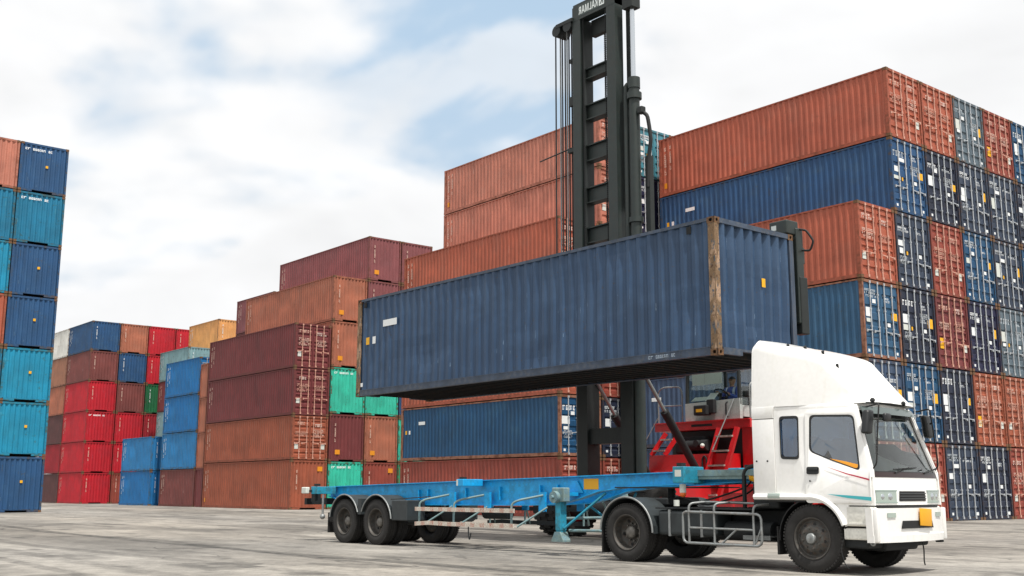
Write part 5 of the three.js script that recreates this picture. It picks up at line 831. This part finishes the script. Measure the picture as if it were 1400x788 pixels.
// ------------------------------------------------------------------ operator in the handler's cab
{
  const t = new THREE.Group(); t.name = 'person'; t.position.set(-18.86, -0.03, -23.1); t.userData = { label: 'seated operator in blue overalls and dark cap behind the glass of the red handler', category: 'person' }; scene.add(t);
  // joints: x across, y up, +z forward
  const cap = (p, a, b, ra, rb) => { const ba = [b[0] - a[0], b[1] - a[1], b[2] - a[2]], pa = [p[0] - a[0], p[1] - a[1], p[2] - a[2]], h = Math.max(0, Math.min(1, (pa[0] * ba[0] + pa[1] * ba[1] + pa[2] * ba[2]) / (ba[0] ** 2 + ba[1] ** 2 + ba[2] ** 2))); return Math.hypot(pa[0] - ba[0] * h, pa[1] - ba[1] * h, pa[2] - ba[2] * h) - lerp(ra, rb, h); };
  const smin = (a, b, k) => { const h = Math.max(0, Math.min(1, 0.5 + 0.5 * (b - a) / k)); return lerp(b, a, h) - k * h * (1 - h); };
  function field(bones, c, half, res, k, color) {
    const mc = new MarchingCubes(res, std({}), false, false, 60000); mc.isolation = 0; mc.reset();
    for (let z = 0; z < res; z++) for (let y = 0; y < res; y++) for (let x = 0; x < res; x++) { const p = [c[0] + (x - res / 2) / (res / 2) * half, c[1] + (y - res / 2) / (res / 2) * half, c[2] + (z - res / 2) / (res / 2) * half]; let d2 = 9; for (const b of bones) d2 = smin(d2, cap(p, b[0], b[1], b[2], b[3]), b[4] ?? k); mc.field[x + y * res + z * res * res] = -d2; }
    mc.update(); const n = mc.count, P = mc.positionArray.slice(0, n * 3), N = mc.normalArray.slice(0, n * 3), C = new Float32Array(n * 3);
    for (let i = 0; i < n; i++) { for (let q = 0; q < 3; q++) P[i * 3 + q] = c[q] + P[i * 3 + q] * half; const col = color(P[i * 3], P[i * 3 + 1], P[i * 3 + 2]); C.set(col, i * 3); const l = Math.hypot(N[i * 3], N[i * 3 + 1], N[i * 3 + 2]) || 1; for (let q = 0; q < 3; q++) N[i * 3 + q] /= l; }
    const g = new THREE.BufferGeometry(); g.setAttribute('position', new THREE.BufferAttribute(P, 3)); g.setAttribute('normal', new THREE.BufferAttribute(N, 3)); g.setAttribute('color', new THREE.BufferAttribute(C, 3)); return g;
  }
  const B = 3.36, skin = [0.30, 0.17, 0.11], blue = [0.05, 0.085, 0.36], strap = [0.45, 0.52, 0.66], trouser = [0.02, 0.025, 0.06];
  const bones = [[[0, B + 0.05, 0], [0, B + 0.30, -0.02], 0.13, 0.14], [[-0.05, B + 0.34, -0.01], [0.05, B + 0.34, -0.01], 0.145, 0.145], [[-0.17, B + 0.43, 0], [0.17, B + 0.43, 0], 0.065, 0.065], [[0, B + 0.42, 0], [0, B + 0.55, 0.02], 0.055, 0.05]];
  for (const s of [-1, 1]) { bones.push([[s * 0.20, B + 0.42, 0], [s * 0.25, B + 0.19, 0.12], 0.06, 0.048, 0.03], [[s * 0.25, B + 0.19, 0.12], [s * 0.14, B + 0.28, 0.36], 0.046, 0.034, 0.03], [[s * 0.09, B, 0], [s * 0.13, B + 0.03, 0.40], 0.095, 0.07, 0.04], [[s * 0.13, B + 0.03, 0.40], [s * 0.13, B - 0.36, 0.46], 0.062, 0.042, 0.03], [[s * 0.13, B - 0.38, 0.46], [s * 0.14, B - 0.41, 0.62], 0.045, 0.035, 0.02]); }
  const body = field(bones, [0, B + 0.05, 0.22], 0.62, 84, 0.05, (x, y, z) => y > B + 0.49 ? skin : z > 0.32 && y > B + 0.2 && Math.abs(x) < 0.19 ? skin : y < B + 0.06 || (z > 0.2 && y < B + 0.15) ? trouser : Math.abs(Math.abs(x) - 0.12) < 0.03 && y > B + 0.2 ? strap : blue);
  const hy = B + 0.65, head = field([[[0, hy + 0.02, -0.01], [0, hy - 0.01, 0.0], 0.088, 0.086], [[0, hy - 0.05, 0.03], [0, hy - 0.085, 0.05], 0.06, 0.04], [[0, hy - 0.005, 0.085], [0, hy - 0.035, 0.102], 0.010, 0.014, 0.012], [[-0.085, hy - 0.02, 0], [-0.09, hy + 0.01, -0.008], 0.014, 0.016, 0.006], [[0.085, hy - 0.02, 0], [0.09, hy + 0.01, -0.008], 0.014, 0.016, 0.006], [[-0.022, hy - 0.065, 0.085], [0.022, hy - 0.065, 0.085], 0.008, 0.008, 0.01], [[0, hy - 0.06, 0], [0, B + 0.5, 0.0], 0.05, 0.05, 0.02]], [0, hy - 0.02, 0.01], 0.17, 72, 0.04, (x, y, z) => (z > 0.06 && Math.abs(y - hy - 0.004) < 0.008 && Math.abs(Math.abs(x) - 0.032) < 0.013) ? [0.02, 0.02, 0.02] : (z > 0.07 && Math.abs(y - hy + 0.066) < 0.006 && Math.abs(x) < 0.026) ? [0.18, 0.06, 0.05] : skin);
  const geos = [body, head];
  for (const s of [-1, 1]) { const w0 = [s * 0.14, B + 0.28, 0.36], bn = [[w0, [s * 0.12, B + 0.31, 0.43], 0.030, 0.034]]; for (let f = 0; f < 4; f++) { const fx = s * (0.145 - f * 0.019), L = [0.9, 1, 0.97, 0.78][f], k1 = [fx, B + 0.335, 0.465], k2 = [fx, B + 0.345 + 0.004, 0.465 + 0.035 * L], k3 = [fx, B + 0.315, 0.465 + 0.048 * L]; bn.push([[fx * 0.98, B + 0.31, 0.43], k1, 0.010, 0.0095, 0.006], [k1, k2, 0.0095, 0.009, 0.004], [k2, k3, 0.009, 0.0075, 0.004]); } bn.push([[s * 0.105, B + 0.30, 0.40], [s * 0.075, B + 0.315, 0.44], 0.012, 0.010, 0.008], [[s * 0.075, B + 0.315, 0.44], [s * 0.08, B + 0.30, 0.475], 0.010, 0.008, 0.004]); geos.push(field(bn, [s * 0.12, B + 0.31, 0.43], 0.11, 64, 0.012, () => skin)); }
  const g = mergeGeometries(geos, false); const m = shadow(new THREE.Mesh(g, std({ vertexColors: true, roughness: 0.75 }))); m.name = 'body'; t.add(m);
  const hat = new THREE.SphereGeometry(0.098, 24, 14, 0, 6.2832, 0, 1.45); hat.translate(0, hy + 0.022, -0.008); const brim = new THREE.CylinderGeometry(0.075, 0.08, 0.008, 20); brim.scale(1, 1, 1.15); brim.translate(0, hy + 0.045, 0.075); part('cap', [hat, brim], flat('#15161a', 0.6), t);
}
renderer.render(scene, camera);
